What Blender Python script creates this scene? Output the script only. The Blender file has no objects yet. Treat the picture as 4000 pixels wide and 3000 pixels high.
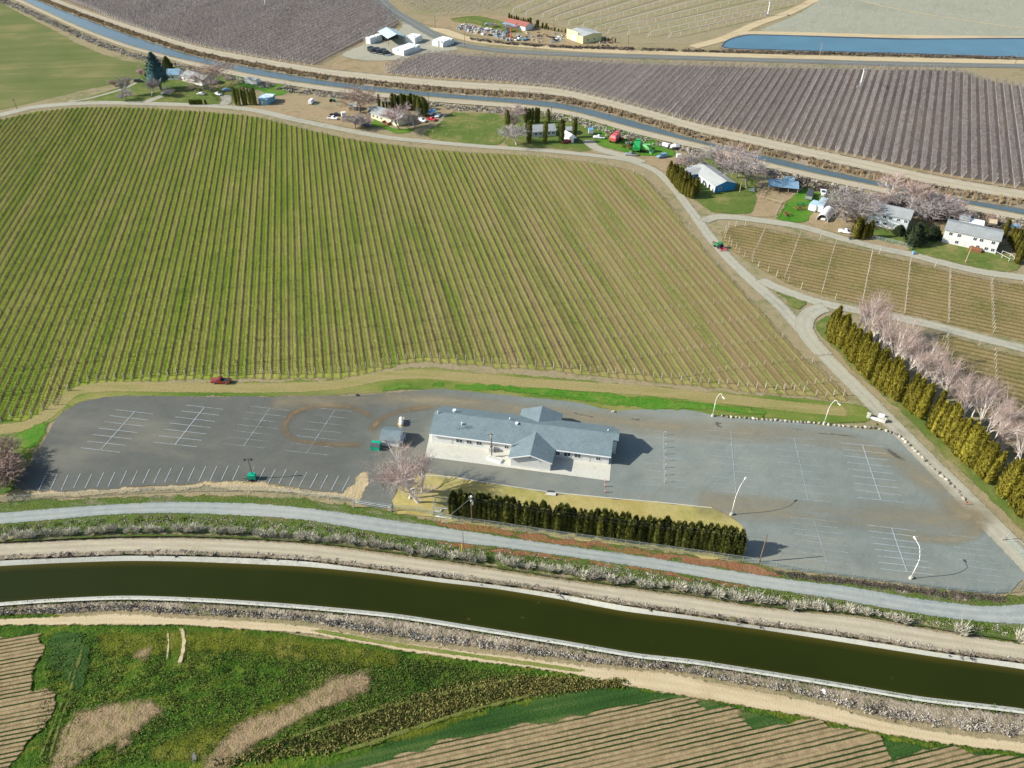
import bpy, math, random
import numpy as np
from mathutils import Vector, Matrix
from mathutils.geometry import delaunay_2d_cdt
random.seed(7); rng = np.random.default_rng(7)
S = bpy.context.scene
# ------------------------------------------------------------------ camera, sky, sun
CAM_H = 130.0; PITCH = math.radians(37.6); FPX = 3045.0
cd = bpy.data.cameras.new('camera'); cam = bpy.data.objects.new('camera', cd); S.collection.objects.link(cam)
cam.location = (0, 0, CAM_H); cam.rotation_euler = (math.pi/2 - PITCH, 0, 0)
cd.sensor_width = 36; cd.lens = 36*FPX/4000; cd.clip_start = 1; cd.clip_end = 12000
S.camera = cam
SUN_EL = math.radians(32); SUN_AZ = math.radians(6)      # light travels towards +X, a little +Y
ld = bpy.data.lights.new('sun', 'SUN'); ld.energy = 4.6; ld.angle = math.radians(.5); ld.color = (1, .955, .88)
sun = bpy.data.objects.new('sun', ld); S.collection.objects.link(sun)
ldir = Vector((math.cos(SUN_AZ)*math.cos(SUN_EL), math.sin(SUN_AZ)*math.cos(SUN_EL), -math.sin(SUN_EL)))
sun.rotation_euler = ldir.to_track_quat('-Z', 'Y').to_euler()
w = bpy.data.worlds.new('World'); S.world = w; w.use_nodes = True
bg = w.node_tree.nodes['Background']; sk = w.node_tree.nodes.new('ShaderNodeTexSky')
sk.sky_type = 'NISHITA'; sk.sun_disc = False; sk.sun_elevation = SUN_EL
sk.sun_rotation = math.atan2(-ldir.x, -ldir.y)
w.node_tree.links.new(sk.outputs[0], bg.inputs[0]); bg.inputs[1].default_value = .105
S.view_settings.view_transform = 'Standard'; S.view_settings.look = 'None'
S.view_settings.exposure = 0.7; S.view_settings.gamma = 1
# ------------------------------------------------------------------ helpers
sd, cdn = math.sin(PITCH), math.cos(PITCH)
def G(u, v, z=0.0):                                   # photo pixel -> point on the level plane z
    x = (u-2000)/FPX; y = (v-1500)/FPX; t = (CAM_H-z)/(sd+y*cdn)
    return (x*t, (cdn-y*sd)*t)
def hgt(u, vb, vt):                                   # height of an upright thing from its base and top rows
    X, Y = G(u, vb); k = (vt-1500)/FPX
    a = (k*Y*cdn + Y*sd)/(cdn-k*sd); return CAM_H-a
def wpts(px, z=0): return [G(u, v, z) for u, v in px]
def catmull(P, step, closed=False):
    P = [np.array(p, float) for p in P]; n = len(P); out = []
    rngI = range(n) if closed else range(n-1)
    for i in rngI:
        p1, p2 = P[i], P[(i+1) % n]
        p0 = P[(i-1) % n] if closed or i > 0 else 2*p1-p2
        p3 = P[(i+2) % n] if closed or i+2 < n else 2*p2-p1
        L = np.linalg.norm(p2-p1); m = max(1, int(math.ceil(L/step)))
        k = .5*L/(np.linalg.norm(p2-p0)+1e-6)*1.6; k2 = .5*L/(np.linalg.norm(p3-p1)+1e-6)*1.6
        m1, m2 = (p2-p0)*min(k, .6), (p3-p1)*min(k2, .6)
        for j in range(m):
            t = j/m; t2 = t*t; t3 = t2*t
            out.append((2*t3-3*t2+1)*p1+(t3-2*t2+t)*m1+(-2*t3+3*t2)*p2+(t3-t2)*m2)
    if not closed: out.append(P[-1])
    return np.array(out)
def resample(P, n):
    d = np.r_[0, np.cumsum(np.linalg.norm(np.diff(P, axis=0), axis=1))]
    t = np.linspace(0, d[-1], n); return np.stack([np.interp(t, d, P[:, 0]), np.interp(t, d, P[:, 1])], 1)
def link(o, parent=None):
    S.collection.objects.link(o)
    if parent: o.parent = parent
    return o
def tag(o, label, cat, group=None, kind=None):
    if label: o['label'] = label
    if cat: o['category'] = cat
    if group: o['group'] = group
    if kind: o['kind'] = kind
    return o
def npmesh(name, V, F, mat, parent=None, kind=None, attrs=None, smooth=False):
    me = bpy.data.meshes.new(name); V = np.asarray(V, np.float32); F = np.asarray(F, np.int32); k = F.shape[1]
    me.vertices.add(len(V)); me.vertices.foreach_set('co', V.ravel())
    me.loops.add(F.size); me.loops.foreach_set('vertex_index', F.ravel())
    me.polygons.add(len(F)); me.polygons.foreach_set('loop_start', np.arange(0, F.size, k, dtype=np.int32))
    me.polygons.foreach_set('loop_total', np.full(len(F), k, np.int32))
    if smooth: me.polygons.foreach_set('use_smooth', np.ones(len(F), bool))
    me.update(calc_edges=True)
    for a, arr in (attrs or {}).items():
        at = me.attributes.new(a, 'FLOAT', 'POINT'); at.data.foreach_set('value', np.asarray(arr, np.float32))
    me.materials.append(mat); o = bpy.data.objects.new(name, me); link(o, parent)
    if kind: o['kind'] = kind
    return o
def srgb(r, g, b):
    f = lambda c: (c/255/12.92 if c/255 <= .04045 else ((c/255+.055)/1.055)**2.4)
    return (f(r), f(g), f(b), 1)
def alb(r, g, b, k=.74):                              # picture colour of a sunlit level surface -> base colour
    c = srgb(r, g, b); return (min(c[0]*k*1.0, .85), min(c[1]*k, .85), min(c[2]*k*.93, .85), 1)
class NT:
    def __init__(s, name):
        s.m = bpy.data.materials.new(name); s.m.use_nodes = True; s.t = s.m.node_tree; s.b = s.t.nodes['Principled BSDF']
        s.out = s.t.nodes['Material Output']; s.pos = s.n('ShaderNodeNewGeometry').outputs['Position']
    def n(s, ty, **kw):
        x = s.t.nodes.new(ty)
        for k, v in kw.items(): setattr(x, k, v)
        return x
    def l(s, a, b):
        if isinstance(a, (int, float)): b.default_value = a
        elif isinstance(a, tuple): b.default_value = a
        else: s.t.links.new(a, b)
    def math(s, op, a, b=0.0, c=None):
        x = s.n('ShaderNodeMath', operation=op); s.l(a, x.inputs[0]); s.l(b, x.inputs[1])
        if c is not None: s.l(c, x.inputs[2])
        return x.outputs[0]
    def noise(s, scale, detail=3, rough=.55, vec=None, stretch=None, ang=0):
        v = vec or s.pos
        if stretch:
            mp = s.n('ShaderNodeMapping', vector_type='TEXTURE'); mp.inputs['Rotation'].default_value = (0, 0, ang)
            mp.inputs['Scale'].default_value = stretch; s.l(v, mp.inputs[0]); v = mp.outputs[0]
        x = s.n('ShaderNodeTexNoise'); x.inputs['Scale'].default_value = scale; x.inputs['Detail'].default_value = detail
        x.inputs['Roughness'].default_value = rough; s.l(v, x.inputs['Vector']); return x.outputs['Fac']
    def ramp(s, fac, stops, interp='LINEAR'):
        r = s.n('ShaderNodeValToRGB'); r.color_ramp.interpolation = interp; e = r.color_ramp.elements
        while len(e) < len(stops): e.new(.5)
        for i, (p, c) in enumerate(stops): e[i].position = p; e[i].color = c if not isinstance(c, (int, float)) else (c, c, c, 1)
        s.l(fac, r.inputs[0]); return r.outputs[0]
    def mix(s, f, a, b, mode='MIX'):
        x = s.n('ShaderNodeMix', data_type='RGBA', blend_type=mode); s.l(f, x.inputs[0]); s.l(a, x.inputs[6]); s.l(b, x.inputs[7])
        return x.outputs[2]
    def step(s, v, lo, hi):
        x = s.n('ShaderNodeMapRange', clamp=True); s.l(v, x.inputs[0]); x.inputs[1].default_value = lo; x.inputs[2].default_value = hi
        return x.outputs[0]
    def attr(s, name): return s.n('ShaderNodeAttribute', attribute_name=name).outputs['Fac']
    def dot(s, dx, dy):
        x = s.n('ShaderNodeVectorMath', operation='DOT_PRODUCT'); s.l(s.pos, x.inputs[0]); x.inputs[1].default_value = (dx, dy, 0)
        return x.outputs['Value']
    def bump(s, h, strength=.5, dist=.3):
        x = s.n('ShaderNodeBump'); x.inputs['Strength'].default_value = strength; x.inputs['Distance'].default_value = dist
        s.l(h, x.inputs['Height']); s.l(x.outputs[0], s.b.inputs['Normal'])
    def fin(s, col, rough=.9, alpha=None, spec=.2, metal=0):
        s.l(col, s.b.inputs['Base Color']); s.l(rough, s.b.inputs['Roughness']); s.b.inputs['Specular IOR Level'].default_value = spec
        s.b.inputs['Metallic'].default_value = metal
        if alpha is not None:
            tr = s.n('ShaderNodeBsdfTransparent'); mx = s.n('ShaderNodeMixShader'); s.l(alpha, mx.inputs[0])
            s.l(tr.outputs[0], mx.inputs[1]); s.l(s.b.outputs[0], mx.inputs[2]); s.l(mx.outputs[0], s.out.inputs[0])
        return s.m
def gmat(name, cols, big=.03, mid=.3, fine=2.5, soft=False, bump=.4, stretch=None, ang=0, grain=.25, extra=None, opac=1.0, wmid=.45, fade=False, nsc=.9, namp=1.6, lo=.3, hi=.62):
    """ground: three colours mixed by noise at three sizes"""
    t = NT(name); nb = t.noise(big, 4); nm = t.noise(mid, 4, .65, stretch=stretch, ang=ang); nf = t.noise(fine, 3, .7)
    f = t.math('ADD', t.math('MULTIPLY', nb, 1-wmid), t.math('MULTIPLY', nm, wmid))
    c = t.ramp(f, [(.36, cols[0]), (.5, cols[1]), (.64, cols[2])])
    g = t.ramp(nf, [(.3, 1-grain), (.7, 1+grain*.6)]); g2 = t.mix(1.0, c, g, 'MULTIPLY')
    if extra: g2 = extra(t, g2)
    a = None
    if soft:
        e = t.attr('edge'); n2 = t.noise(nsc, 5, .7)
        if fade: a = t.math('MULTIPLY', t.math('MULTIPLY', t.step(e, 0, 1), t.step(t.noise(.12, 4, .7, stretch=(4, 1, 1), ang=-.15), .3, .62)), opac)
        else: a = t.math('MULTIPLY', t.step(t.math('ADD', e, t.math('MULTIPLY', t.math('SUBTRACT', n2, .5), namp)), lo, hi), opac)
    if bump: t.bump(t.math('ADD', nf, t.math('MULTIPLY', nm, 1.6)), bump, .35)
    return t.fin(g2, .95, a, .1)
def pmat(name, col, rough=.6, var=.12, scale=.6, metal=0, spec=.4, rnd=0.0, bump=0):
    t = NT(name); n = t.noise(scale, 3, .6); c = col if len(col) == 4 else col+(1,)
    k = t.ramp(n, [(.3, 1-var), (.7, 1+var)]); o = t.mix(1.0, c, k, 'MULTIPLY')
    if rnd:
        oi = t.n('ShaderNodeObjectInfo').outputs['Random']; o = t.mix(1.0, o, t.ramp(oi, [(0, 1-rnd), (1, 1+rnd)]), 'MULTIPLY')
    if bump: t.bump(n, bump, .1)
    return t.fin(o, rough, None, spec, metal)
def inpoly(px, py, poly):
    c = np.zeros(len(px), bool); n = len(poly); j = n-1
    for i in range(n):
        xi, yi = poly[i]; xj, yj = poly[j]
        m = ((yi > py) != (yj > py)) & (px < (xj-xi)*(py-yi)/((yj-yi) or 1e-9)+xi); c ^= m; j = i
    return c
def pdist(px, py, poly):
    d = np.full(len(px), 1e9); n = len(poly)
    for i in range(n):
        a = poly[i]; b = poly[(i+1) % n]; ab = b-a; L = max((ab**2).sum(), 1e-9)
        t = np.clip(((px-a[0])*ab[0]+(py-a[1])*ab[1])/L, 0, 1)
        d = np.minimum(d, np.hypot(px-a[0]-t*ab[0], py-a[1]-t*ab[1]))
    return d
def sheet(name, px, z, mat, soft=1.5, step=2.5, jag=.35, kind='structure', zpx=0, bumpz=0, grid=None, smoothc=True):
    W = wpts(px, zpx)
    P = catmull(W, step, True) if smoothc else np.concatenate([np.linspace(W[i], W[(i+1) % len(W)], max(2, int(math.dist(W[i], W[(i+1) % len(W)])/step)+1))[:-1] for i in range(len(W))])
    P = P + rng.normal(0, jag, P.shape)*(1 if jag else 0)
    g = grid or max(6, math.sqrt(np.ptp(P[:, 0])*np.ptp(P[:, 1]))/40)
    xs, ys = np.meshgrid(np.arange(P[:, 0].min(), P[:, 0].max(), g), np.arange(P[:, 1].min(), P[:, 1].max(), g))
    xs = xs.ravel()+rng.uniform(-.2, .2, xs.size)*g; ys = ys.ravel()+rng.uniform(-.2, .2, ys.size)*g
    T = np.roll(P, -1, 0)-np.roll(P, 1, 0); N = np.stack([T[:, 1], -T[:, 0]], 1); N /= np.linalg.norm(N, axis=1)[:, None]+1e-9
    xs = np.r_[xs, (P+N*soft)[:, 0], (P-N*soft)[:, 0]]; ys = np.r_[ys, (P+N*soft)[:, 1], (P-N*soft)[:, 1]]
    m = inpoly(xs, ys, P); xs, ys = xs[m], ys[m]; d = pdist(xs, ys, P); m = d > soft*.85; xs, ys, d = xs[m], ys[m], d[m]
    pts = [Vector(p) for p in P]+[Vector((x, y)) for x, y in zip(xs, ys)]; n = len(P)
    ov, oe, of, a, b, c = delaunay_2d_cdt(pts, [], [list(range(n))], 1, 1e-4)
    V = np.array([(p.x, p.y, z) for p in ov]); F = np.array([f for f in of if len(f) == 3])
    dd = pdist(V[:, 0], V[:, 1], P); e = np.clip(dd/soft, 0, 1)
    if bumpz: V[:, 2] += e*bumpz*rng.uniform(0, 1, len(V))
    A = V[F[:, 0]]; Bv = V[F[:, 1]]; Cv = V[F[:, 2]]
    flip = np.cross(Bv-A, Cv-A)[:, 2] < 0; F[flip] = F[flip][:, ::-1]
    o = npmesh(name, V, F, mat, attrs={'edge': e}); o['kind'] = kind; return o
def band(name, A, B, zA, zB, mat, n=None, kind='structure', parent=None, prof=None, softw=1.0, world=False):
    """strip between two edges; prof = list of (across, z) overrides the straight section"""
    a = np.array(A) if world else catmull(wpts(A, zA), 3); b = np.array(B) if world else catmull(wpts(B, zB), 3)
    L = np.linalg.norm(np.diff(a, axis=0), axis=1).sum(); n = n or max(8, int(L/3))
    a = resample(a, n); b = resample(b, n); w = np.linalg.norm(b-a, axis=1)
    prof = prof or [(k/6, zA+(zB-zA)*k/6) for k in range(7)]
    prof = sorted(set(prof)); m = len(prof)
    V = np.zeros((n, m, 3)); E = np.zeros((n, m)); AC = np.zeros((n, m)); AL = np.zeros((n, m))
    for j, (t, z) in enumerate(prof):
        V[:, j, :2] = a+(b-a)*t; V[:, j, 2] = z; E[:, j] = np.clip(min(t, 1-t)*w/softw, 0, 1); AC[:, j] = t
    F = []
    for i in range(n-1):
        for j in range(m-1): F.append((i*m+j, i*m+j+1, (i+1)*m+j+1, (i+1)*m+j))
    F = np.array(F); V = V.reshape(-1, 3)
    cr = np.cross(V[F[:, 1]]-V[F[:, 0]], V[F[:, 2]]-V[F[:, 0]]); fl = cr[:, 2] < 0; F[fl] = F[fl][:, ::-1]
    o = npmesh(name, V, F, mat, parent, kind, {'edge': E.ravel(), 'across': AC.ravel()}); return o
def road(name, px, width, z, mat, kind='structure', softw=.8, zpx=0, ends=True):
    P = catmull(wpts(px, zpx), 2.5); P = resample(P, max(6, int(np.linalg.norm(np.diff(P, axis=0), axis=1).sum()/2.5)))
    T = np.gradient(P, axis=0); T /= np.linalg.norm(T, axis=1)[:, None]; N = np.stack([-T[:, 1], T[:, 0]], 1)
    wv = np.full(len(P), width/2) if np.isscalar(width) else np.interp(np.linspace(0, 1, len(P)), np.linspace(0, 1, len(width)), width)/2
    m = 7; V = np.zeros((len(P), m, 3)); E = np.zeros((len(P), m)); AC = np.zeros((len(P), m))
    ta = np.linspace(0, 1, len(P)); L = np.linalg.norm(np.diff(P, axis=0), axis=1).sum(); en = np.minimum(ta, 1-ta)*L/3 if ends else np.ones(len(P))
    for j in range(m):
        t = [0, .12, .3, .5, .7, .88, 1][j]
        V[:, j, :2] = P+N*((t*2-1)*wv)[:, None]; V[:, j, 2] = z; E[:, j] = np.clip(np.minimum(min(t, 1-t)*2*wv/softw, en), 0, 1); AC[:, j] = t
    F = np.array([(i*m+j, (i+1)*m+j, (i+1)*m+j+1, i*m+j+1) for i in range(len(P)-1) for j in range(m-1)])
    V = V.reshape(-1, 3); cr = np.cross(V[F[:, 1]]-V[F[:, 0]], V[F[:, 2]]-V[F[:, 0]]); fl = cr[:, 2] < 0; F[fl] = F[fl][:, ::-1]
    return npmesh(name, V, F, mat, None, kind, {'edge': E.ravel(), 'across': AC.ravel()})
class MB:
    def __init__(s): s.v = []; s.f = []
    def add(s, V, F):
        k = len(s.v); s.v += [tuple(p) for p in V]; s.f += [tuple(i+k for i in f) for f in F]; return s
    def box(s, x0, x1, y0, y1, z0, z1):
        return s.add([(x0, y0, z0), (x1, y0, z0), (x1, y1, z0), (x0, y1, z0), (x0, y0, z1), (x1, y0, z1), (x1, y1, z1), (x0, y1, z1)],
                     [(0, 3, 2, 1), (4, 5, 6, 7), (0, 1, 5, 4), (1, 2, 6, 5), (2, 3, 7, 6), (3, 0, 4, 7)])
    def cyl(s, p, q, r, r2=None, n=8, cap=True):
        p, q = Vector(p), Vector(q); r2 = r if r2 is None else r2; d = (q-p).normalized()
        a = d.orthogonal().normalized(); b = d.cross(a); V = []
        for P, R in ((p, r), (q, r2)):
            for i in range(n): t = 2*math.pi*i/n; V.append(P+a*R*math.cos(t)+b*R*math.sin(t))
        F = [(i, (i+1) % n, n+(i+1) % n, n+i) for i in range(n)]
        if cap: F += [tuple(range(n-1, -1, -1)), tuple(range(n, 2*n))]
        return s.add(V, F)
    def loft(s, secs, cap=True):
        n = len(secs[0]); V = [p for q in secs for p in q]; F = []
        for k in range(len(secs)-1):
            for i in range(n): F.append((k*n+i, k*n+(i+1) % n, (k+1)*n+(i+1) % n, (k+1)*n+i))
        if cap: F += [tuple(range(n-1, -1, -1)), tuple((len(secs)-1)*n+i for i in range(n))]
        return s.add(V, F)
    def prism(s, poly, z0, z1):
        n = len(poly); return s.loft([[(x, y, z0) for x, y in poly], [(x, y, z1) for x, y in poly]])
    def lathe(s, prof, n=12, c=(0, 0, 0)):
        secs = [[(c[0]+r*math.cos(2*math.pi*i/n), c[1]+r*math.sin(2*math.pi*i/n), c[2]+z) for i in range(n)] for r, z in prof]
        return s.loft(secs)
    def tube(s, pts, r, n=6):
        for i in range(len(pts)-1):
            ra = r if np.isscalar(r) else r[i]; rb = r if np.isscalar(r) else r[i+1]
            s.cyl(pts[i], pts[i+1], ra, rb, n)
        return s
    def build(s, name, mat, parent=None, smooth=False):
        me = bpy.data.meshes.new(name); me.from_pydata([tuple(p) for p in s.v], [], s.f)
        import bmesh
        bm = bmesh.new(); bm.from_mesh(me); bmesh.ops.recalc_face_normals(bm, faces=bm.faces); bm.to_mesh(me); bm.free()
        if smooth: me.polygons.foreach_set('use_smooth', [True]*len(me.polygons))
        me.materials.append(mat); return link(bpy.data.objects.new(name, me), parent)
def thing(name, label, cat, u=None, v=None, rot=0, group=None, z=0, xy=None):
    o = bpy.data.objects.new(name, None); o.empty_display_size = .5
    X, Y = xy if xy is not None else G(u, v, z); o.location = (X, Y, z); o.rotation_euler = (0, 0, rot); link(o); return tag(o, label, cat, group)
def copytree(o, parent=None):
    c = o.copy(); S.collection.objects.link(c); c.parent = parent
    for ch in o.children: copytree(ch, c)
    return c
def ang(pa, pb):
    a, b = G(*pa), G(*pb); return math.atan2(b[1]-a[1], b[0]-a[0])
def put(o, xy, rot=0, sc=1, z=0):
    o.location = (xy[0], xy[1], z); o.rotation_euler = (0, 0, rot); o.scale = (sc, sc, sc) if np.isscalar(sc) else sc
# ------------------------------------------------------------------ materials of the setting
C = alb
M = {}
M['base'] = gmat('dry_ground', [C(150, 140, 105), C(170, 155, 125), C(125, 130, 85)], bump=.5)
M['green_field'] = gmat('green_field', [C(150, 142, 96), C(116, 122, 74), C(100, 114, 60)], big=.025, mid=.12, stretch=(12, 1.2, 1), ang=math.radians(8), bump=.2, grain=.12)
M['verge'] = gmat('verge_grass', [C(160, 152, 96), C(118, 134, 62), C(84, 120, 46)], big=.05, mid=.2, stretch=(5, 1, 1), ang=-.12, soft=True)
M['track'] = gmat('mown_track', [C(165, 155, 100), C(178, 164, 115), C(150, 150, 85)], mid=.4, stretch=(12, 1, 1), ang=-.1, soft=True, bump=.2, opac=.85)
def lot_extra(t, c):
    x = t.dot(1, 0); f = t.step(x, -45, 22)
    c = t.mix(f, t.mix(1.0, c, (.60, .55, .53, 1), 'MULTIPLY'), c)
    n = t.noise(.05, 4, .6, stretch=(3, 1, 1), ang=-.15); c = t.mix(t.math('MULTIPLY', t.step(n, .5, .72), .55), c, C(160, 155, 138))
    n2 = t.noise(1.2, 5, .75, stretch=(6, 1, 1), ang=.9); c = t.mix(t.math('MULTIPLY', t.step(n2, .52, .8), .3), c, C(90, 85, 80)); return c
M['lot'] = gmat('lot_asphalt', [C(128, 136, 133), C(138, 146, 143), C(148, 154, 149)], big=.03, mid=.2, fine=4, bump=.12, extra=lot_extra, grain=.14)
def road_extra(w):
    def f(t, c):
        a = t.attr('across'); tr = None
        for p in (.32, .68):
            d = t.math('ABSOLUTE', t.math('SUBTRACT', a, p)); q = t.math('SUBTRACT', 1.0, t.step(d, .03, .13)); tr = q if tr is None else t.math('MAXIMUM', tr, q)
        n = t.noise(.35, 3); tr = t.math('MULTIPLY', tr, t.step(n, .25, .6)); return t.mix(t.math('MULTIPLY', tr, .55), c, w)
    return f
M['gravel'] = gmat('gravel_road', [C(146, 156, 158), C(162, 169, 168), C(174, 177, 172)], mid=.5, fine=3, soft=True, bump=.15, extra=road_extra(C(186, 190, 186)), grain=.1)
M['dirt'] = gmat('dirt_road', [C(176, 164, 144), C(188, 178, 158), C(170, 160, 140)], mid=.4, stretch=(14, 1, 1), ang=-.15, soft=True, bump=.2, extra=road_extra(C(210, 198, 174)), grain=.1)
M['dirt2'] = gmat('pale_track', [C(196, 176, 142), C(208, 190, 156), C(180, 160, 124)], mid=.3, stretch=(10, 1, 1), ang=-.2, soft=True, bump=.25, extra=road_extra(C(218, 200, 168)), grain=.1)
M['lane'] = gmat('access_road', [C(170, 166, 150), C(182, 178, 162), C(160, 156, 142)], mid=.4, fine=3, soft=True, bump=.12, extra=road_extra(C(192, 190, 176)), grain=.1)
M['asphalt'] = gmat('road_asphalt', [C(118, 124, 126), C(130, 134, 134), C(122, 126, 126)], soft=True, bump=.05, extra=road_extra(C(112, 118, 122)), grain=.06)
M['bank'] = gmat('weedy_bank', [C(150, 142, 120), C(95, 120, 50), C(128, 124, 82)], big=.12, mid=.5, stretch=(4, 1, 1), ang=-.15, soft=True, bump=1.0, grain=.4)
M['bank2'] = gmat('dry_bank', [C(196, 184, 164), C(162, 148, 130), C(120, 124, 80)], big=.1, mid=.6, soft=True, bump=1.0, grain=.4)
M['concrete'] = gmat('canal_concrete', [C(212, 210, 200), C(218, 217, 208), C(190, 186, 174)], mid=.8, bump=.1, grain=.1)
M['red'] = gmat('reddish_verge', [C(160, 122, 92), C(150, 108, 80), C(136, 122, 68)], nsc=.5, namp=2.2, big=.08, mid=.5, soft=True, bump=.6, grain=.3)
M['lawn'] = gmat('dormant_lawn', [C(176, 160, 98), C(190, 176, 118), C(160, 156, 84)], big=.06, mid=.3, soft=False, bump=.25, grain=.14)
M['sand'] = gmat('sand', [C(205, 184, 148), C(196, 178, 142), C(214, 194, 160)], soft=True, bump=.6, grain=.15, mid=.8, stretch=(1, 4, 1), ang=-.4)
M['yard'] = gmat('yard_grass', [C(92, 118, 52), C(108, 124, 62), C(150, 142, 92)], big=.07, mid=.3, soft=True, bump=.4)
M['bright'] = gmat('bright_grass', [C(70, 128, 36), C(90, 138, 46), C(124, 142, 66)], big=.1, mid=.5, soft=True, bump=.4)
M['dirtyard'] = gmat('bare_yard', [C(160, 140, 110), C(176, 156, 126), C(150, 138, 98)], big=.08, mid=.3, soft=True, bump=.4)
M['orch_ground'] = gmat('orchard_floor', [C(112, 99, 94), C(126, 112, 104), C(136, 122, 106)], big=.02, mid=.3, soft=True, bump=.4)
M['pale_field'] = gmat('pale_field', [C(164, 166, 150), C(172, 172, 156), C(158, 160, 142)], big=.01, mid=.2, stretch=(1, 6, 1), ang=-.43, soft=True, bump=.3)
M['wire_field'] = gmat('wire_field', [C(158, 146, 116), C(168, 156, 128), C(148, 146, 104)], big=.02, mid=.2, stretch=(6, 1, 1), ang=-.43, soft=True, bump=.3)
def water(name, deep, rough=.08, scale=.8, bstr=.08, edgecol=None, spec=.5):
    t = NT(name); n = t.noise(.05, 3); c = t.mix(t.step(n, .3, .7), deep, tuple(v*1.25 for v in deep[:3])+(1,))
    if edgecol:
        a = t.attr('across'); e = t.math('MINIMUM', a, t.math('SUBTRACT', 1.0, a)); c = t.mix(t.step(e, 0, .17), edgecol, c)
        sp = t.n('ShaderNodeTexVoronoi'); sp.inputs['Scale'].default_value = .16; t.l(t.pos, sp.inputs['Vector'])
        c = t.mix(t.math('MULTIPLY', t.math('SUBTRACT', 1.0, t.step(t.math('ADD', sp.outputs['Distance'], t.math('MULTIPLY', t.noise(2.2, 3), .12)), .08, .13)), .25), c, C(120, 110, 60))
    t.bump(t.noise(scale, 3), bstr, .1); return t.fin(c, rough, None, spec)
M['canal_water'] = water('canal_water', (.0145, .0195, .0018, 1), .3, 1.5, .03, (.05, .042, .005, 1), .13)
M['far_water'] = water('far_canal_water', (.065, .095, .095, 1), .15, .8, .03)
M['pond_water'] = water('pond_water', (.045, .125, .17, 1), .3, 1.0, .1)
# vineyards: world row directions
def dirvec(vpu): a = Vector(((vpu-2000)/FPX, 1/cdn)); a.normalize(); return a
VD = dirvec(1105); VN = Vector((VD.y, -VD.x)); VS = 2.33            # main vineyard
RD = Vector((math.cos(math.radians(-24.7)), math.sin(math.radians(-24.7)))); RN = Vector((-RD.y, RD.x)); RS = 2.25
OD = dirvec(3790); ON = Vector((OD.y, -OD.x)); OS = 3.9
def stripe_fac(t, N, sp, half, blur, wob=.15):
    p = t.math('ADD', t.dot(N.x/sp, N.y/sp), t.math('MULTIPLY', t.math('SUBTRACT', t.noise(.4, 3), .5), wob))
    f = t.math('ABSOLUTE', t.math('SUBTRACT', t.math('FRACT', t.math('ADD', p, .5)), .5))       # 0 at a row, .5 between rows
    return t.math('SUBTRACT', 1.0, t.step(f, half-blur, half+blur))
def vine_extra(t, c):
    x = t.dot(1, 0); n = t.noise(.035, 4)
    fx = t.step(t.math('ADD', x, t.math('MULTIPLY', t.math('SUBTRACT', n, .5), 90)), -90, 70)
    y = t.step(t.dot(0, 1), 160, 230)
    va = math.atan2(VD.y, VD.x); ns = lambda sc, d: t.noise(sc, d, .6, stretch=(14, 1.6, 1), ang=va)
    mid = t.ramp(t.math('ADD', t.math('MULTIPLY', ns(.25, 4), .55), t.math('MULTIPLY', t.noise(.9, 3), .45)), [(.38, C(112, 142, 42)), (.52, C(148, 158, 66)), (.66, C(172, 164, 102))])
    dry = t.ramp(t.math('ADD', t.math('MULTIPLY', ns(.25, 4), .6), t.math('MULTIPLY', t.noise(.8, 3), .4)), [(.38, C(128, 140, 68)), (.5, C(164, 156, 100)), (.64, C(176, 154, 118))])
    grassy = t.mix(fx, mid, dry)
    alt = t.math('GREATER_THAN', t.math('FRACT', t.dot(VN.x/VS/3, VN.y/VS/3)), .66); grassy = t.mix(t.math('MULTIPLY', alt, t.math('MULTIPLY', fx, .4)), grassy, C(158, 128, 98))
    strip = t.mix(fx, C(96, 86, 58), C(138, 116, 86))
    return t.mix(t.math('MULTIPLY', stripe_fac(t, VN, VS, .15, .06), .8), grassy, strip)
M['vine_ground'] = gmat('vineyard_floor', [(.5, .5, .5, 1)]*3, bump=.5, extra=lambda t, c: vine_extra(t, c), soft=True)
def vine2_extra(t, c):
    g = t.ramp(t.math('ADD', t.math('MULTIPLY', t.noise(.06, 4), .6), t.math('MULTIPLY', t.noise(.7, 3), .4)), [(.38, C(120, 122, 66)), (.5, C(156, 142, 94)), (.64, C(168, 146, 106))])
    return t.mix(t.math('MULTIPLY', stripe_fac(t, RN, RS, .14, .06), .7), g, C(112, 92, 68))
M['vine2_ground'] = gmat('side_vineyard_floor', [(.5, .5, .5, 1)]*3, bump=.4, extra=vine2_extra, soft=True)
CD = Vector((.976, .218)).normalized(); CN = Vector((-CD.y, CD.x))
def crop_extra(t, c):
    soil = t.ramp(t.noise(.8, 4, .7), [(.35, C(150, 130, 100)), (.65, C(178, 157, 122))])
    fur = stripe_fac(t, CN, .42, .3, .15, .05); soil = t.mix(t.math('MULTIPLY', fur, .15), soil, C(150, 120, 92))
    s = stripe_fac(t, CN, .84, .2, .08, .3); gap = t.noise(.16, 5, .75, stretch=(9, .35, 1), ang=math.atan2(CD.y, CD.x))
    s = t.math('MULTIPLY', s, t.step(gap, .36, .52)); return t.mix(s, soil, C(40, 62, 26))
M['crop'] = gmat('crop_rows', [(.5, .5, .5, 1)]*3, bump=.35, extra=crop_extra, soft=True)
M['weedy'] = gmat('weedy_field', [C(52, 88, 26), C(80, 112, 34), C(128, 132, 52)], big=.06, mid=.5, fine=1.8, bump=1.2, grain=.45, wmid=.55, stretch=(3, 1, 1), ang=.35)
M['darkgrass'] = gmat('dark_grass_band', [C(40, 72, 32), C(60, 92, 42), C(100, 116, 62)], big=.04, mid=.5, stretch=(16, .7, 1), ang=math.atan2(CD.y, CD.x), soft=True, bump=.6)
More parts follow.
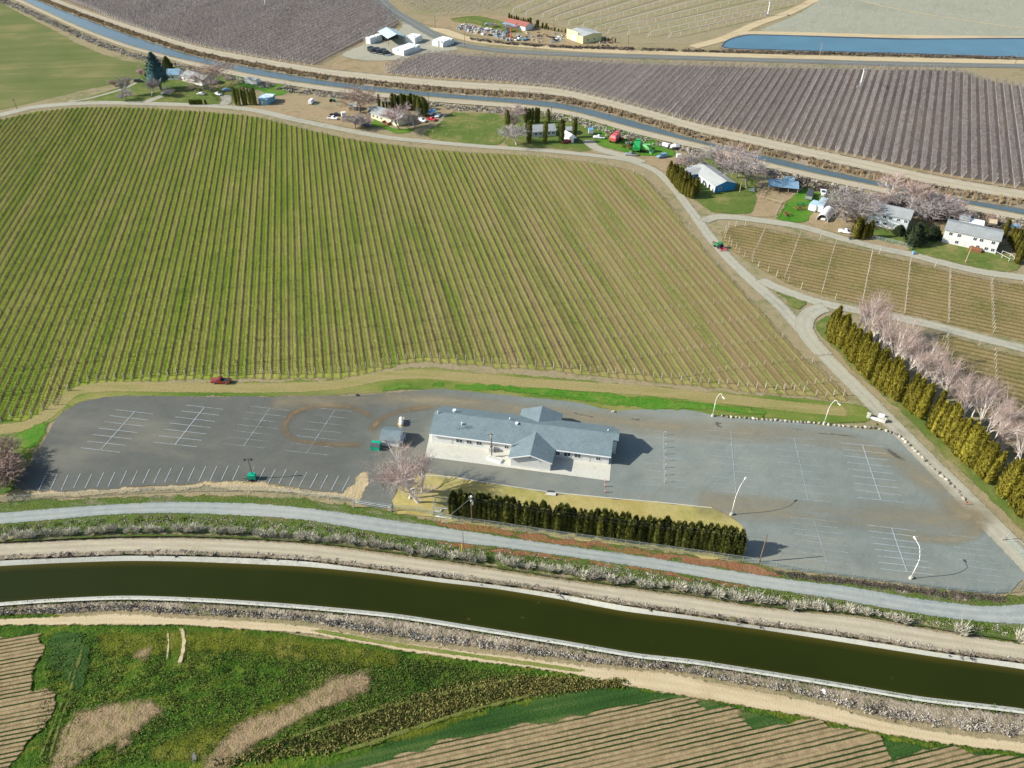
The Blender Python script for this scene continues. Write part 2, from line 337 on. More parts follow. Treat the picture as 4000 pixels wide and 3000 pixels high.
M['patch'] = gmat('bare_patch', [C(150, 128, 100), C(170, 148, 116), C(138, 132, 82)], big=.12, mid=.5, soft=True, bump=.8, nsc=.6, namp=2.4, wmid=.6, lo=.25, hi=1.0)
M['greymud'] = gmat('grey_mud', [C(120, 118, 118), C(140, 138, 136), C(110, 108, 106)], soft=True)
M['olive'] = gmat('olive_weeds', [C(134, 136, 44), C(120, 128, 44), C(150, 146, 70)], big=.1, mid=.6, soft=True, bump=.8, nsc=.3, namp=2.6, opac=.75, lo=.1, hi=1.1)
M['rutgreen'] = gmat('crushed_grass', [C(130, 136, 70), C(120, 128, 66), C(150, 146, 90)], soft=True, opac=.8, nsc=.7, namp=2.2)
M['rut'] = gmat('wheel_dust', fade=True, cols=[C(164, 152, 128), C(172, 160, 134), C(156, 148, 128)], big=.1, mid=.4, soft=True, bump=0, opac=.7, grain=.08)
M['rutdark'] = gmat('wheel_marks', fade=True, cols=[C(136, 118, 92), C(150, 130, 102), C(128, 110, 86)], big=.1, mid=.4, soft=True, bump=0, opac=1, grain=.08)
M['bluedust'] = gmat('lot_bluish_patch', fade=True, cols=[C(128, 140, 142), C(134, 144, 146), C(124, 136, 138)], soft=True, bump=0, opac=.6, grain=.08)
M['paint'] = gmat('worn_paint', [C(150, 165, 172), C(196, 205, 206), C(160, 172, 176)], big=.5, mid=2, bump=0, grain=.2)
# ------------------------------------------------------------------ ground sheets
Z = .0
def zz(k): return .02+.025*k
g0 = npmesh('ground', [(-2500, -300, 0), (2500, -300, 0), (2500, 5000, 0), (-2500, 5000, 0)], [(0, 1, 2, 3)], M['base'], kind='structure')
sheet('field', [(-700, -300), (-100, -60), (40, 30), (200, 112), (330, 182), (480, 237), (572, 252), (565, 290), (490, 322), (330, 352), (200, 385), (0, 430), (-500, 520), (-1500, 500)], zz(0), M['green_field'])
VINE = [(-900, 620), (-400, 555), (0, 466), (130, 436), (300, 418), (500, 417), (700, 428), (900, 442), (1000, 454), (1200, 502), (1400, 545), (1600, 570), (1800, 590), (2000, 600), (2200, 618), (2400, 646), (2520, 690), (2600, 775), (2690, 885), (2770, 985), (2850, 1075), (2960, 1190), (3060, 1300), (3210, 1450), (3335, 1570),
        (3150, 1560), (2900, 1535), (2700, 1515), (2500, 1495), (2300, 1478), (2100, 1455), (1900, 1443), (1750, 1428), (1600, 1425), (1480, 1460), (1300, 1486), (1000, 1490), (700, 1494), (430, 1510), (290, 1530), (200, 1610), (110, 1650), (0, 1675), (-400, 1720), (-1000, 1700)]
sheet('vineyard_ground', VINE, zz(1), M['vine_ground'], soft=2.5)
VINE2 = [(2808, 925), (2830, 885), (2900, 876), (3050, 905), (3300, 958), (3600, 1030), (3900, 1098), (4400, 1150), (4700, 1500), (4000, 1340), (3800, 1295), (3600, 1245), (3253, 1170), (3100, 1122), (2960, 1050), (2870, 990)]
sheet('side_vineyard_ground', VINE2, zz(1), M['vine2_ground'], soft=2)
VINE3 = [(3660, 1290), (3800, 1340), (4000, 1392), (4500, 1500), (4600, 2200), (4150, 2000), (3900, 1700), (3700, 1450)]
sheet('lower_vineyard_ground', VINE3, zz(1), M['vine2_ground'], soft=2)
sheet('grass_verge', [(-300, 1640), (100, 1640), (210, 1600), (300, 1520), (450, 1500), (1000, 1488), (1450, 1470), (1600, 1430), (1900, 1450), (2500, 1500), (3000, 1545), (3340, 1575), (3420, 1640), (3300, 1660), (2800, 1635), (2400, 1612), (2000, 1560), (1700, 1530), (1200, 1555), (440, 1556), (310, 1580), (220, 1640), (170, 1720), (110, 1830), (60, 1920), (-300, 1980)], zz(2), M['verge'])
road('field_track', [(-200, 1700), (0, 1678), (120, 1660), (210, 1600), (290, 1530), (420, 1512), (700, 1514), (1000, 1516), (1300, 1506), (1500, 1470), (1650, 1462), (1900, 1482), (2200, 1505), (2500, 1525), (2800, 1555), (3100, 1590), (3330, 1610)], 5.0, zz(3), M['track'])
sheet('bright_verge', [(1400, 1530), (1560, 1500), (1750, 1495), (2050, 1510), (2350, 1530), (2650, 1560), (3000, 1600), (3000, 1612), (2700, 1597), (2420, 1590), (2200, 1560), (1900, 1530), (1680, 1514), (1450, 1540)], zz(3)+.01, M['bright'])
sheet('bright_verge', [(1750, 1500), (2000, 1506), (2350, 1542), (2700, 1573), (3000, 1606), (3000, 1622), (2700, 1604), (2500, 1594), (2300, 1564), (2050, 1537), (1800, 1522)], zz(3)+.035, M['bright'], soft=.8)
sheet('bright_grass', [(180, 1640), (250, 1600), (330, 1560), (440, 1540), (440, 1552), (320, 1572), (230, 1620), (170, 1710), (120, 1760), (40, 1740), (60, 1690)], zz(3)+.012, M['bright'])
LOT = [(434, 1549), (316, 1573), (226, 1626), (181, 1703), (149, 1766), (118, 1812), (54, 1902), (136, 1918), (235, 1923), (362, 1916), (497, 1905), (678, 1895), (836, 1886), (1000, 1881), (1136, 1904), (1249, 1918), (1339, 1926), (1380, 1930), (1402, 1962), (1420, 1975), (1530, 1985), (1535, 1950), (1560, 1890), (1590, 1852), (1745, 1863), (2000, 1902), (2140, 1924), (2400, 1947), (2600, 1965), (2780, 1984), (2850, 2012), (2895, 2055), (2920, 2110), (2900, 2185), (2965, 2203), (3100, 2227), (3400, 2264), (3700, 2302), (3880, 2320), (3950, 2312), (3995, 2268), (4050, 2290), (4120, 2260), (3960, 2110), (3860, 2010), (3790, 1975), (3740, 1905), (3600, 1783), (3510, 1706), (3440, 1683), (3200, 1660), (3000, 1644), (2800, 1627), (2700, 1604), (2500, 1600), (2400, 1606), (2250, 1573), (2000, 1547), (1850, 1532), (1700, 1519), (1650, 1523), (1560, 1532), (1400, 1546), (1200, 1549), (1000, 1551), (700, 1550)]
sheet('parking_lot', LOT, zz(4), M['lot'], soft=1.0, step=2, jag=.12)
road('access_lane', [(-300, 500), (0, 450), (130, 420), (350, 403), (600, 406), (850, 416), (1000, 432), (1150, 467), (1300, 498), (1500, 536), (1700, 557), (1900, 574), (2100, 587), (2300, 606), (2450, 626), (2560, 668), (2630, 735), (2700, 825), (2780, 935), (2850, 1015), (2950, 1110), (3040, 1190), (3110, 1265), (3200, 1370), (3320, 1490), (3450, 1622), (3600, 1775), (3750, 1925), (3880, 2060), (4000, 2180), (4200, 2400)], [7, 7, 6.5, 6, 6, 5.5, 5, 4.6, 4.4, 4.6, 5, 5.2, 5.6, 7], zz(5), M['lane'])
road('side_lane', [(2735, 870), (2790, 850), (2870, 850), (3011, 868), (3138, 888), (3300, 936), (3458, 975), (3553, 994), (3680, 1028), (3838, 1064), (4000, 1086), (4200, 1110)], 5.2, zz(6), M['lane'])
road('lower_lane', [(2960, 1085), (3000, 1110), (3090, 1147), (3181, 1178), (3300, 1205), (3450, 1232), (3633, 1270), (3814, 1318), (4000, 1364), (4200, 1420)], 5, zz(6)+.01, M['lane'])
road('curved_lane', [(3240, 1198), (3185, 1212), (3150, 1240), (3140, 1280), (3170, 1335), (3230, 1400)], 6, zz(6)+.02, M['lane'])
sheet('grass_island', [(3030, 1140), (3100, 1160), (3155, 1180), (3120, 1212), (3100, 1212), (3060, 1175)], zz(7), M['yard'], soft=.8)
sheet('hedge_verge', [(3190, 1250), (3245, 1228), (3300, 1330), (3450, 1470), (3620, 1600), (3800, 1780), (3950, 1920), (4100, 2040), (4080, 2150), (3900, 1990), (3700, 1800), (3500, 1600), (3330, 1450), (3230, 1340), (3180, 1290)], zz(5)+.01, M['yard'], soft=1)
# dust and tyre marks over the lot
road('dust_track', [(1050, 1572), (1300, 1566), (1600, 1562), (1800, 1570), (2100, 1605), (2350, 1640), (2600, 1668), (2900, 1690), (3150, 1705), (3350, 1735), (3500, 1800), (3620, 1880), (3740, 1990), (3800, 2060)], 9, zz(5)+.03, M['rut'], softw=4)
road('dust_track', [(2700, 1960), (3000, 1990), (3300, 2010), (3600, 2035), (3750, 2030), (3820, 1985), (3850, 1950)], 11, zz(5)+.035, M['rut'], softw=5)
road('wheel_marks', [(1460, 1640), (1400, 1600), (1300, 1585), (1210, 1590), (1140, 1620), (1110, 1670), (1130, 1710), (1210, 1730), (1320, 1738), (1430, 1738)], 2.6, zz(5)+.02, M['rutdark'], softw=1.2)
road('wheel_marks', [(1700, 1590), (1600, 1600), (1500, 1630), (1440, 1690)], 3, zz(5)+.02, M['rutdark'], softw=1.5)
road('dust_track', [(3800, 1990), (3830, 2030), (3800, 2090), (3700, 2110), (3500, 2090)], 4, zz(5)+.04, M['rut'], softw=2)
M['stain'] = gmat('damp_stain', [C(98, 96, 88), C(108, 106, 98), C(90, 90, 84)], soft=True, bump=0, nsc=1.2, namp=2.4, opac=.8)
for pl, w_ in [([(2780, 1655), (2830, 1662)], 2.6), ([(3080, 1676), (3140, 1682)], .9), ([(3170, 1693), (3300, 1702), (3345, 1710)], 1.0), ([(3450, 1745), (3490, 1775), (3545, 1812)], 1.6), ([(2460, 1640), (2530, 1642)], 1.1), ([(2225, 1612), (2340, 1636)], .9), ([(1480, 1880), (1520, 1920)], 1.5)]: road('damp_stain', pl, w_, zz(6)+.015, M['stain'], softw=.8)
sheet('sand_spit', [(1422, 1826), (1445, 1850), (1448, 1890), (1425, 1930), (1410, 1965), (1360, 1960), (1200, 1945), (1000, 1925), (836, 1912), (678, 1922), (497, 1932), (300, 1945), (130, 1945), (70, 1935), (100, 1912), (235, 1918), (362, 1911), (497, 1901), (678, 1891), (836, 1881), (1000, 1876), (1136, 1898), (1249, 1913), (1335, 1920), (1370, 1890), (1395, 1845)], zz(5), M['sand'], soft=1.2)
sheet('lawn', [(1535, 1982), (1560, 1895), (1592, 1858), (1745, 1866), (2000, 1905), (2140, 1928), (2400, 1951), (2600, 1969), (2780, 1988), (2850, 2018), (2892, 2060), (2915, 2115), (2900, 2185), (2300, 2110), (1765, 2032), (1640, 2010)], zz(5), M['lawn'], soft=1)
sheet('patio', [(1680, 1690), (1661, 1786), (1990, 1829), (2381, 1880), (2388, 1800), (2390, 1770)], .17, M['concrete'], soft=.3, jag=0, smoothc=False)
GU = [(-300, 2022), (0, 2000), (226, 1981), (452, 1966), (678, 1957), (1000, 1964), (1226, 1984), (1452, 2015), (1678, 2048), (1904, 2083), (2271, 2137), (2542, 2174), (2678, 2197), (3071, 2258), (3343, 2291), (3614, 2338), (3885, 2364), (4000, 2352), (4300, 2330)]
GL = [(-300, 2075), (0, 2050), (226, 2031), (452, 2012), (678, 2007), (1000, 2020), (1226, 2039), (1452, 2080), (1678, 2110), (2000, 2148), (2326, 2193), (2651, 2242), (2977, 2300), (3200, 2333), (3451, 2378), (3722, 2421), (4000, 2447), (4300, 2470)]
sheet('canal_side_grass', [(-300, 1960), (60, 1950), (500, 1935), (1000, 1930), (1390, 1968), (1530, 1990), (1765, 2035), (2900, 2190), (3200, 2240), (3900, 2325), (4050, 2320), (4300, 2400), (4300, 2600), (3600, 2440), (3000, 2360), (2000, 2230), (1200, 2110), (600, 2090), (0, 2110), (-300, 2140)], zz(3)+.013, M['bank'])
sheet('reddish_verge', [(1690, 2035), (1765, 2038), (2300, 2115), (2900, 2195), (2990, 2218), (3080, 2255), (2900, 2235), (2678, 2200), (2271, 2142), (1904, 2088), (1720, 2055)], zz(4)+.01, M['red'], soft=.5)
sheet('reddish_shoulder', [(1690, 2110), (2000, 2146), (2326, 2191), (2651, 2241), (2980, 2300), (2980, 2315), (2651, 2262), (2326, 2210), (2000, 2168), (1750, 2132)], zz(4)+.01, M['red'], soft=.4)
sheet('scrub_verge', [(3000, 2225), (3150, 2240), (3400, 2272), (3700, 2308), (3880, 2330), (3960, 2330), (3960, 2350), (3850, 2358), (3614, 2335), (3343, 2290), (3071, 2255)], zz(4)+.015, M['bank2'])
band('gravel_road', GU, GL, zz(6), zz(6), M['gravel'], softw=.7)
# near canal: low levees carry the roads, the water lies between concrete sides
RU = [(-400, 2145), (0, 2120), (271, 2106), (543, 2097), (814, 2100), (1200, 2121), (1543, 2164), (1814, 2202), (2200, 2262), (2651, 2321), (2977, 2370), (3343, 2404), (3614, 2452), (4000, 2511), (4400, 2570)]
RIM = [(-400, 2215), (0, 2190), (271, 2179), (488, 2171), (705, 2173), (977, 2181), (1200, 2194), (1488, 2230), (1705, 2257), (1922, 2284), (2200, 2324), (2434, 2366), (2705, 2407), (2977, 2447), (3200, 2476), (3451, 2515), (3668, 2550), (4000, 2594), (4400, 2660)]
WU = [(-400, 2238), (0, 2211), (217, 2200), (488, 2191), (705, 2193), (977, 2203), (1200, 2214), (1488, 2243), (1705, 2273), (1922, 2298), (2200, 2343), (2434, 2387), (2705, 2421), (2977, 2460), (3200, 2494), (3451, 2534), (3668, 2568), (4000, 2615), (4400, 2685)]
WL = [(-400, 2395), (0, 2360), (217, 2345), (488, 2335), (814, 2346), (1200, 2373), (1543, 2407), (1814, 2449), (2200, 2512), (2488, 2562), (2705, 2586), (2977, 2628), (3200, 2664), (3343, 2688), (3614, 2734), (4000, 2780), (4400, 2850)]
TU = [(-400, 2440), (0, 2412), (217, 2404), (488, 2392), (705, 2408), (977, 2420), (1200, 2439), (1543, 2500), (1814, 2534), (2200, 2583), (2400, 2607), (2597, 2621), (2814, 2664), (3200, 2742), (3451, 2811), (3722, 2860), (4000, 2895), (4400, 2950)]
TL = [(-400, 2470), (0, 2447), (271, 2447), (488, 2447), (705, 2447), (977, 2467), (1200, 2480), (1543, 2543), (1814, 2583), (2200, 2634), (2488, 2694), (2624, 2716), (2868, 2758), (3200, 2816), (3451, 2872), (3722, 2916), (4000, 2948), (4400, 3010)]
ZW, ZR = .12, .95
band('canal_water', WU, [(u, v+9) for u, v in WL], ZW, ZW, M['canal_water'])
rim_w = catmull(wpts(RIM, ZR), 3); wu_w = catmull(wpts(WU, ZW), 3)
def side_world(A, zA, B, zB, nm, mat):
    a, b = resample(catmull(wpts(A, zA), 3), 200), resample(catmull(wpts(B, zB), 3), 200)
    return band(nm, a, b, zA, zB, mat, n=200, world=True)
side_world(RIM, ZR, WU, ZW-.05, 'canal_lining', M['concrete'])
# far side levee: slope up, weedy shoulder, road, slope to the gravel road verge
side_world([(u, v-14) for u, v in RU], .1, RU, ZR, 'levee_slope', M['bank'])
side_world(RU, ZR, RIM, ZR, 'levee', M['bank2'])
band('canal_road', [(u, v+2) for u, v in RU], [(u, v-14) for u, v in RIM], ZR+.03, ZR+.03, M['dirt'], softw=.8)
# near side: steep concrete seen from behind, its rim, then a weedy slope
b0 = resample(catmull(wpts(WL, ZR), 3), 200); d = np.gradient(b0, axis=0); d /= np.linalg.norm(d, axis=1)[:, None]; nn = np.stack([d[:, 1], -d[:, 0]], 1)
band('canal_lining', b0-nn*1.2, b0, ZW-.05, ZR, M['concrete'], n=200, world=True)
band('canal_kerb', b0, b0+nn*.42, ZR, ZR, M['concrete'], n=200, world=True)
tu = resample(catmull(wpts(TU, 0), 3), 200)
band('levee_slope', b0+nn*.42, tu, ZR-.02, .06, M['bank2'], n=200, world=True, prof=[(0, ZR-.02), (.25, ZR-.1), (.6, .4), (1, .06)])
sheet('weedy_field', [(-400, 2440), (500, 2430), (1000, 2460), (1543, 2530), (2200, 2615), (2700, 2690), (3300, 2830), (4000, 2940), (4400, 3000), (4300, 3300), (-500, 3300)], zz(0), M['weedy'], soft=1, grid=1.3, bumpz=.28, jag=.1)
band('field_edge_track', TU, TL, zz(8)+.22, zz(8)+.22, M['dirt2'], softw=.9)
road('grass_centre_strip', [(1200, 2462), (1543, 2523), (1814, 2562), (2100, 2602), (2300, 2630)], 1.2, zz(9)+.24, M['verge'], softw=.5)
CROP = [(1300, 3040), (1380, 3000), (1705, 2903), (2000, 2843), (2326, 2778), (2624, 2721), (2749, 2732), (2760, 2765), (2917, 2767), (2955, 2849), (3123, 2818), (3194, 2818), (3250, 2850), (3440, 2867), (3480, 2957), (3722, 2908), (3804, 2940), (3983, 2956), (4300, 3010), (4300, 3300), (1200, 3300)]
sheet('dark_grass_band', [(700, 3150), (1150, 3020), (1500, 2905), (1800, 2800), (2050, 2735), (2250, 2690), (2430, 2682), (2620, 2695), (3000, 2785), (3300, 2860), (3600, 2905), (3900, 2945), (4200, 3000), (4200, 3050), (1200, 3150)], zz(1)+.30, M['darkgrass'])
sheet('crop_field', CROP, zz(2)+.32, M['crop'], soft=.7, smoothc=False)
sheet('crop_field', [(-300, 2500), (0, 2492), (170, 2474), (178, 2560), (140, 2680), (235, 2700), (205, 2800), (130, 2900), (60, 3000), (-50, 3150), (-400, 3150)], zz(2)+.32, M['crop'], soft=1)
for k, pl in enumerate([[(230, 2860), (300, 2780), (430, 2730), (580, 2725), (660, 2760), (600, 2840), (500, 2900), (380, 2960), (300, 3020), (170, 3040), (190, 2930)],
                        [(530, 2540), (610, 2510), (600, 2570), (520, 2640), (490, 2700), (460, 2740), (440, 2730), (460, 2670), (500, 2600)],
                        [(420, 2920), (520, 2830), (640, 2760), (690, 2755), (600, 2840), (520, 2920), (450, 2955)],
                        [(780, 3010), (850, 2880), (980, 2800), (1100, 2750), (1290, 2640), (1470, 2615), (1460, 2700), (1230, 2810), (1080, 2890), (980, 2950), (900, 3030)]]):
    sheet('bare_patch', pl, zz(3)+.30+.01*k, M['patch'], soft=1.8)
road('worn_track', [(705, 2450), (722, 2500), (715, 2560), (695, 2620)], 1.1, zz(4)+.34, M['dirt2'], softw=.5)
road('worn_track', [(655, 2460), (662, 2520), (650, 2600)], .6, zz(4)+.34, M['dirt2'], softw=.4)
road('ditch_water', [(748, 2925), (760, 2960), (765, 3010)], 1.0, zz(5)+.36, M['greymud'], softw=.4)
for k, (pl, w_) in enumerate([([(330, 2520), (300, 2620), (260, 2760), (215, 2900), (190, 3010)], 1.0), ([(300, 2560), (275, 2650), (235, 2780), (180, 2920), (130, 3020)], .8), ([(345, 2600), (320, 2700), (290, 2800), (240, 2930), (215, 3020)], .7), ([(520, 2780), (500, 2830), (460, 2870), (400, 2890)], .5), ([(560, 2790), (545, 2840), (500, 2880), (430, 2905)], .5), ([(1280, 2960), (1500, 2890), (1800, 2790), (2100, 2715)], 1.4), ([(1100, 2900), (1400, 2800), (1700, 2720), (2050, 2650)], 1.2)]): road('field_ruts', pl, w_, zz(6)+.32+.004*k, M['dirt2'] if 2 < k < 5 else M['rutgreen'], softw=.8)
sheet('olive_patch', [(560, 2940), (700, 2860), (900, 2800), (1050, 2740), (1250, 2690), (1300, 2740), (1000, 2880), (800, 2960), (650, 2990)], zz(3)+.27, M['olive'], soft=1.8)
sheet('olive_patch', [(380, 2470), (900, 2465), (1300, 2495), (1600, 2560), (1500, 2620), (1200, 2590), (800, 2560), (420, 2570)], zz(3)+.27, M['olive'], soft=1.5)
sheet('olive_patch', [(1500, 2880), (1700, 2820), (1950, 2730), (2250, 2660), (2380, 2672), (2100, 2720), (1900, 2780), (1600, 2900)], zz(3)+.28, M['olive'], soft=1.0)
sheet('dark_weeds', [(190, 2480), (330, 2470), (360, 2560), (340, 2700), (290, 2720), (230, 2640), (170, 2600)], zz(3)+.28, M['darkgrass'], soft=1.5)
# ------------------------------------------------------------------ far side
FU = [(-200, -140), (60, -35), (154, 4), (316, 68), (542, 149), (769, 221), (1000, 268), (1271, 316), (1542, 348), (1814, 373), (2000, 386), (2181, 403), (2362, 443), (2542, 493), (2723, 547), (3000, 612), (3226, 665), (3434, 711), (3616, 752), (3790, 784), (4000, 817), (4300, 860)]
FL = [(-260, -140), (0, -38), (90, 0), (316, 104), (497, 172), (678, 221), (782, 244), (1000, 291), (1226, 327), (1452, 355), (1723, 379), (2000, 401), (2181, 422), (2271, 440), (2452, 490), (2633, 535), (2769, 567), (3000, 632), (3181, 674), (3425, 724), (3600, 762), (3794, 798), (4000, 836), (4300, 885)]
sh = lambda P, dv: [(u, v+dv) for u, v in P]
band('far_canal_water', FU, FL, .1, .1, M['far_water'], softw=.5)
band('canal_path', sh(FL, 3), [(u, v+ (26 if u > 2300 else 22 if u > 700 else 16)) for u, v in FL], .45, .35, M['dirt'], softw=.8)
def upw(P, k): return [(u, v-k*(.6+.9*min(1, max(0, (u+200)/3600)))) for u, v in P]
side_world(upw(FU, 24), .5, sh(FU, 1), .08, 'canal_bank', M['bank2'])
band('canal_side_road', upw(FU, 52), upw(FU, 22), .5, .5, M['dirt'], softw=1.2)
side_world(upw(FU, 60), .06, upw(FU, 50), .5, 'bank_slope', M['dirtyard'])
ORCH1 = [(260, -60), (400, 62), (540, 120), (700, 168), (860, 205), (1000, 232), (1120, 248), (1215, 258), (1290, 222), (1430, 158), (1560, 100), (1540, 60), (1440, -20), (1380, -80)]
ORCH2 = [(1500, 293), (1560, 245), (1680, 210), (1800, 216), (2000, 226), (2500, 250), (3000, 263), (3400, 270), (3720, 276), (3850, 312), (4000, 338), (4500, 390), (4700, 900), (4000, 752), (3700, 692), (3300, 612), (3000, 553), (2700, 487), (2400, 408), (2200, 362), (2000, 334), (1750, 311)]
sheet('orchard_ground', ORCH1, zz(2), M['orch_ground'], soft=2)
sheet('orchard_ground', ORCH2, zz(2), M['orch_ground'], soft=2)
ORCH3 = [(1500, -80), (1560, 0), (1640, 58), (1800, 58), (1920, 44), (2040, -10), (2150, -80)]
sheet('orchard_ground', ORCH3, zz(2), M['wire_field'], soft=2)
WIRE = [(1950, 48), (2110, -20), (2300, -110), (3400, -110), (3180, 0), (3060, 62), (2900, 118), (2760, 172), (2560, 172), (2400, 168), (2200, 110), (2100, 78)]
sheet('trellis_field_ground', WIRE, zz(2), M['wire_field'], soft=2)
PALE = [(3230, -20), (3400, -110), (4500, -110), (4500, 160), (4000, 146), (3500, 138), (3000, 124), (2960, 118), (3100, 60)]
sheet('pale_field_ground', PALE, zz(2), M['pale_field'], soft=2)
road('field_margin', [(2700, 186), (2830, 150), (2960, 92), (3080, 50), (3200, -10), (3300, -60)], 9, zz(5), M['dirt2'])
road('pond_margin', [(2830, 150), (2930, 130), (3100, 132), (3500, 143), (4000, 150), (4300, 155)], 10, zz(6), M['dirt2'])
road('verge_track', [(1640, 115), (1720, 118), (1800, 145), (1900, 165), (2100, 182), (2300, 197), (2600, 208), (3000, 220), (3500, 233), (4000, 243), (4300, 250)], 10, zz(4), M['dirt2'])
sheet('pond_bank', [(2805, 192), (2815, 168), (2900, 134), (3000, 135), (3500, 151), (4300, 158), (4300, 236), (3500, 216), (3000, 202), (2830, 196)], .3, M['bank2'], soft=3)
POND = [(2826, 183), (2850, 160), (2925, 141), (3000, 141), (3300, 151), (3500, 157), (4300, 162), (4300, 226), (3500, 209), (3000, 195), (2850, 190)]
M['liner'] = pmat('pond_liner', (.03, .045, .07, 1), .5)
sheet('pond_liner', [(2819, 184), (2845, 156), (2922, 137), (3000, 137), (3300, 146), (3500, 152), (4300, 157), (4300, 228), (3500, 211), (3000, 197), (2848, 192)], .36, M['liner'], soft=1, jag=0)
sheet('pond_water', POND, .42, M['pond_water'], soft=1, jag=0)
road('highway', [(1380, -80), (1460, -25), (1530, 40), (1610, 88), (1700, 138), (1800, 175), (1900, 192), (2000, 202), (2300, 216), (2600, 225), (3000, 236), (3500, 251), (4000, 259), (4300, 265)], 9.5, zz(7), M['asphalt'])
M['yellow'] = pmat('road_yellow', C(170, 160, 120), .8)
road('centre_line', [(1380, -80), (1460, -25), (1530, 40), (1610, 88), (1700, 138), (1800, 175), (1900, 192), (2000, 202), (2300, 216), (2600, 225), (3000, 236), (3500, 251), (4000, 259), (4300, 265)], .35, zz(8), M['yellow'])
sheet('packing_yard', [(1330, 215), (1440, 165), (1560, 112), (1560, 80), (1610, 100), (1700, 152), (1800, 190), (1760, 200), (1640, 215), (1570, 235), (1420, 238)], zz(3), M['lane'], soft=2)
sheet('junkyard_ground', [(1640, 88), (1700, 75), (1800, 60), (1950, 60), (2100, 80), (2200, 110), (2400, 170), (2500, 185), (2300, 186), (2100, 172), (1950, 160), (1800, 130), (1700, 105)], zz(3), M['dirtyard'], soft=2)
sheet('junkyard_grass', [(1760, 72), (1860, 62), (1950, 80), (2040, 122), (2040, 134), (1900, 110), (1850, 95), (1780, 88)], zz(4), M['yard'], soft=1.5)
sheet('dry_lot', [(1290, 262), (1330, 225), (1420, 240), (1580, 238), (1500, 290), (1400, 280)], zz(3), M['dirtyard'], soft=2)
# yards of the farmhouses
for nm, mt, pl in [('yard', 'yard', [(290, 400), (420, 355), (520, 322), (580, 275), (700, 262), (900, 300), (940, 330), (935, 396), (860, 412), (600, 400)]),
    ('yard', 'bright', [(882, 278), (940, 300), (1040, 322), (1120, 332), (1130, 362), (1060, 378), (1000, 352), (900, 330)]),
    ('yard', 'dirtyard', [(1000, 430), (940, 395), (1060, 400), (1100, 375), (1250, 375), (1400, 400), (1470, 430), (1440, 500), (1350, 500), (1200, 470)]),
    ('yard', 'bright', [(1440, 462), (1470, 465), (1540, 500), (1620, 500), (1610, 518), (1560, 525), (1480, 500), (1440, 490)]),
    ('pasture', 'yard', [(1650, 530), (1720, 475), (1760, 440), (1860, 440), (1975, 450), (1965, 560), (1850, 572), (1740, 555)]),
    ('yard', 'dirtyard', [(1600, 440), (1700, 425), (1780, 425), (1740, 460), (1660, 480), (1590, 490)]),
    ('yard', 'yard', [(1975, 572), (1978, 520), (2000, 440), (2120, 430), (2250, 440), (2330, 480), (2310, 590), (2150, 580)]),
    ('yard', 'bright', [(2290, 492), (2400, 490), (2520, 530), (2620, 575), (2640, 610), (2550, 612), (2440, 600), (2340, 570)]),
    ('yard', 'dirtyard', [(2290, 590), (2340, 570), (2460, 600), (2560, 618), (2640, 630), (2640, 660), (2590, 670), (2540, 650), (2400, 614)]),
    ('yard', 'yard', [(2612, 690), (2640, 640), (2700, 620), (2820, 620), (2950, 700), (2945, 830), (2860, 840), (2780, 830), (2720, 790), (2660, 750)]),
    ('corral_ground', 'dirtyard', [(2940, 720), (3090, 730), (3140, 750), (3060, 800), (3030, 850), (2930, 845), (2940, 780)]),
    ('yard', 'bright', [(3030, 855), (3060, 800), (3130, 740), (3230, 720), (3290, 780), (3200, 820), (3150, 870), (3090, 872)]),
    ('yard', 'dirtyard', [(3150, 880), (3170, 820), (3260, 790), (3340, 850), (3420, 930), (3560, 965), (3540, 985), (3400, 955), (3250, 910)]),
    ('yard', 'yard', [(3400, 925), (3400, 890), (3540, 900), (3620, 880), (3680, 930), (3900, 985), (3990, 1020), (3990, 1055), (3900, 1066), (3700, 1022), (3560, 985)]),
    ('yard', 'dirtyard', [(3620, 880), (3700, 850), (3900, 880), (4100, 900), (4150, 960), (3980, 960), (3880, 960), (3700, 900)])]:
    sheet(nm, pl, zz(4)+.003*rng.integers(0, 6), M[mt], soft=1.5)
road('driveway', [(640, 372), (590, 392), (550, 405)], 5, zz(6), M['lane']); road('driveway', [(880, 370), (885, 395), (870, 415)], 6, zz(6)+.01, M['lane'])
road('driveway', [(560, 310), (480, 348), (350, 385), (250, 402)], 3, zz(6), M['lane'])
road('driveway', [(2290, 545), (2330, 580), (2420, 606), (2520, 640)], 6, zz(6)+.02, M['lane'])
# ------------------------------------------------------------------ plants
def plantmat(name, c1, c2, rnd=.12, scale=.5, trans=0.0, rough=.8):
    t = NT(name); n = t.noise(scale, 3, .7); oi = t.n('ShaderNodeObjectInfo').outputs['Random']
    f = t.math('ADD', t.math('MULTIPLY', t.step(n, .3, .7), .75), t.math('MULTIPLY', oi, .25)); c = t.mix(f, c1, c2)
    c = t.mix(1.0, c, t.ramp(oi, [(0, 1-rnd), (1, 1+rnd)]), 'MULTIPLY'); return t.fin(c, rough, None, .15)
M['vine'] = plantmat('dormant_vine', (.045, .033, .022, 1), (.14, .11, .075, 1), .25, 1.2)
M['vine_light'] = plantmat('pruned_vine', (.13, .10, .06, 1), (.24, .20, .12, 1), .2, 1.2)
M['orch'] = plantmat('orchard_twigs', (.155, .135, .13, 1), (.29, .26, .245, 1), .08, .8)
M['trunkpale'] = plantmat('pale_bark', (.42, .40, .38, 1), (.60, .57, .54, 1), .05)
M['post'] = plantmat('weathered_post', (.36, .33, .26, 1), (.5, .46, .36, 1), .1)
M['arb_dark'] = plantmat('dark_arborvitae', (.04, .055, .012, 1), (.20, .20, .04, 1), .2, 1.6)
M['arb_gold'] = plantmat('golden_arborvitae', (.12, .11, .014, 1), (.25, .215, .028, 1), .2, 1.1)
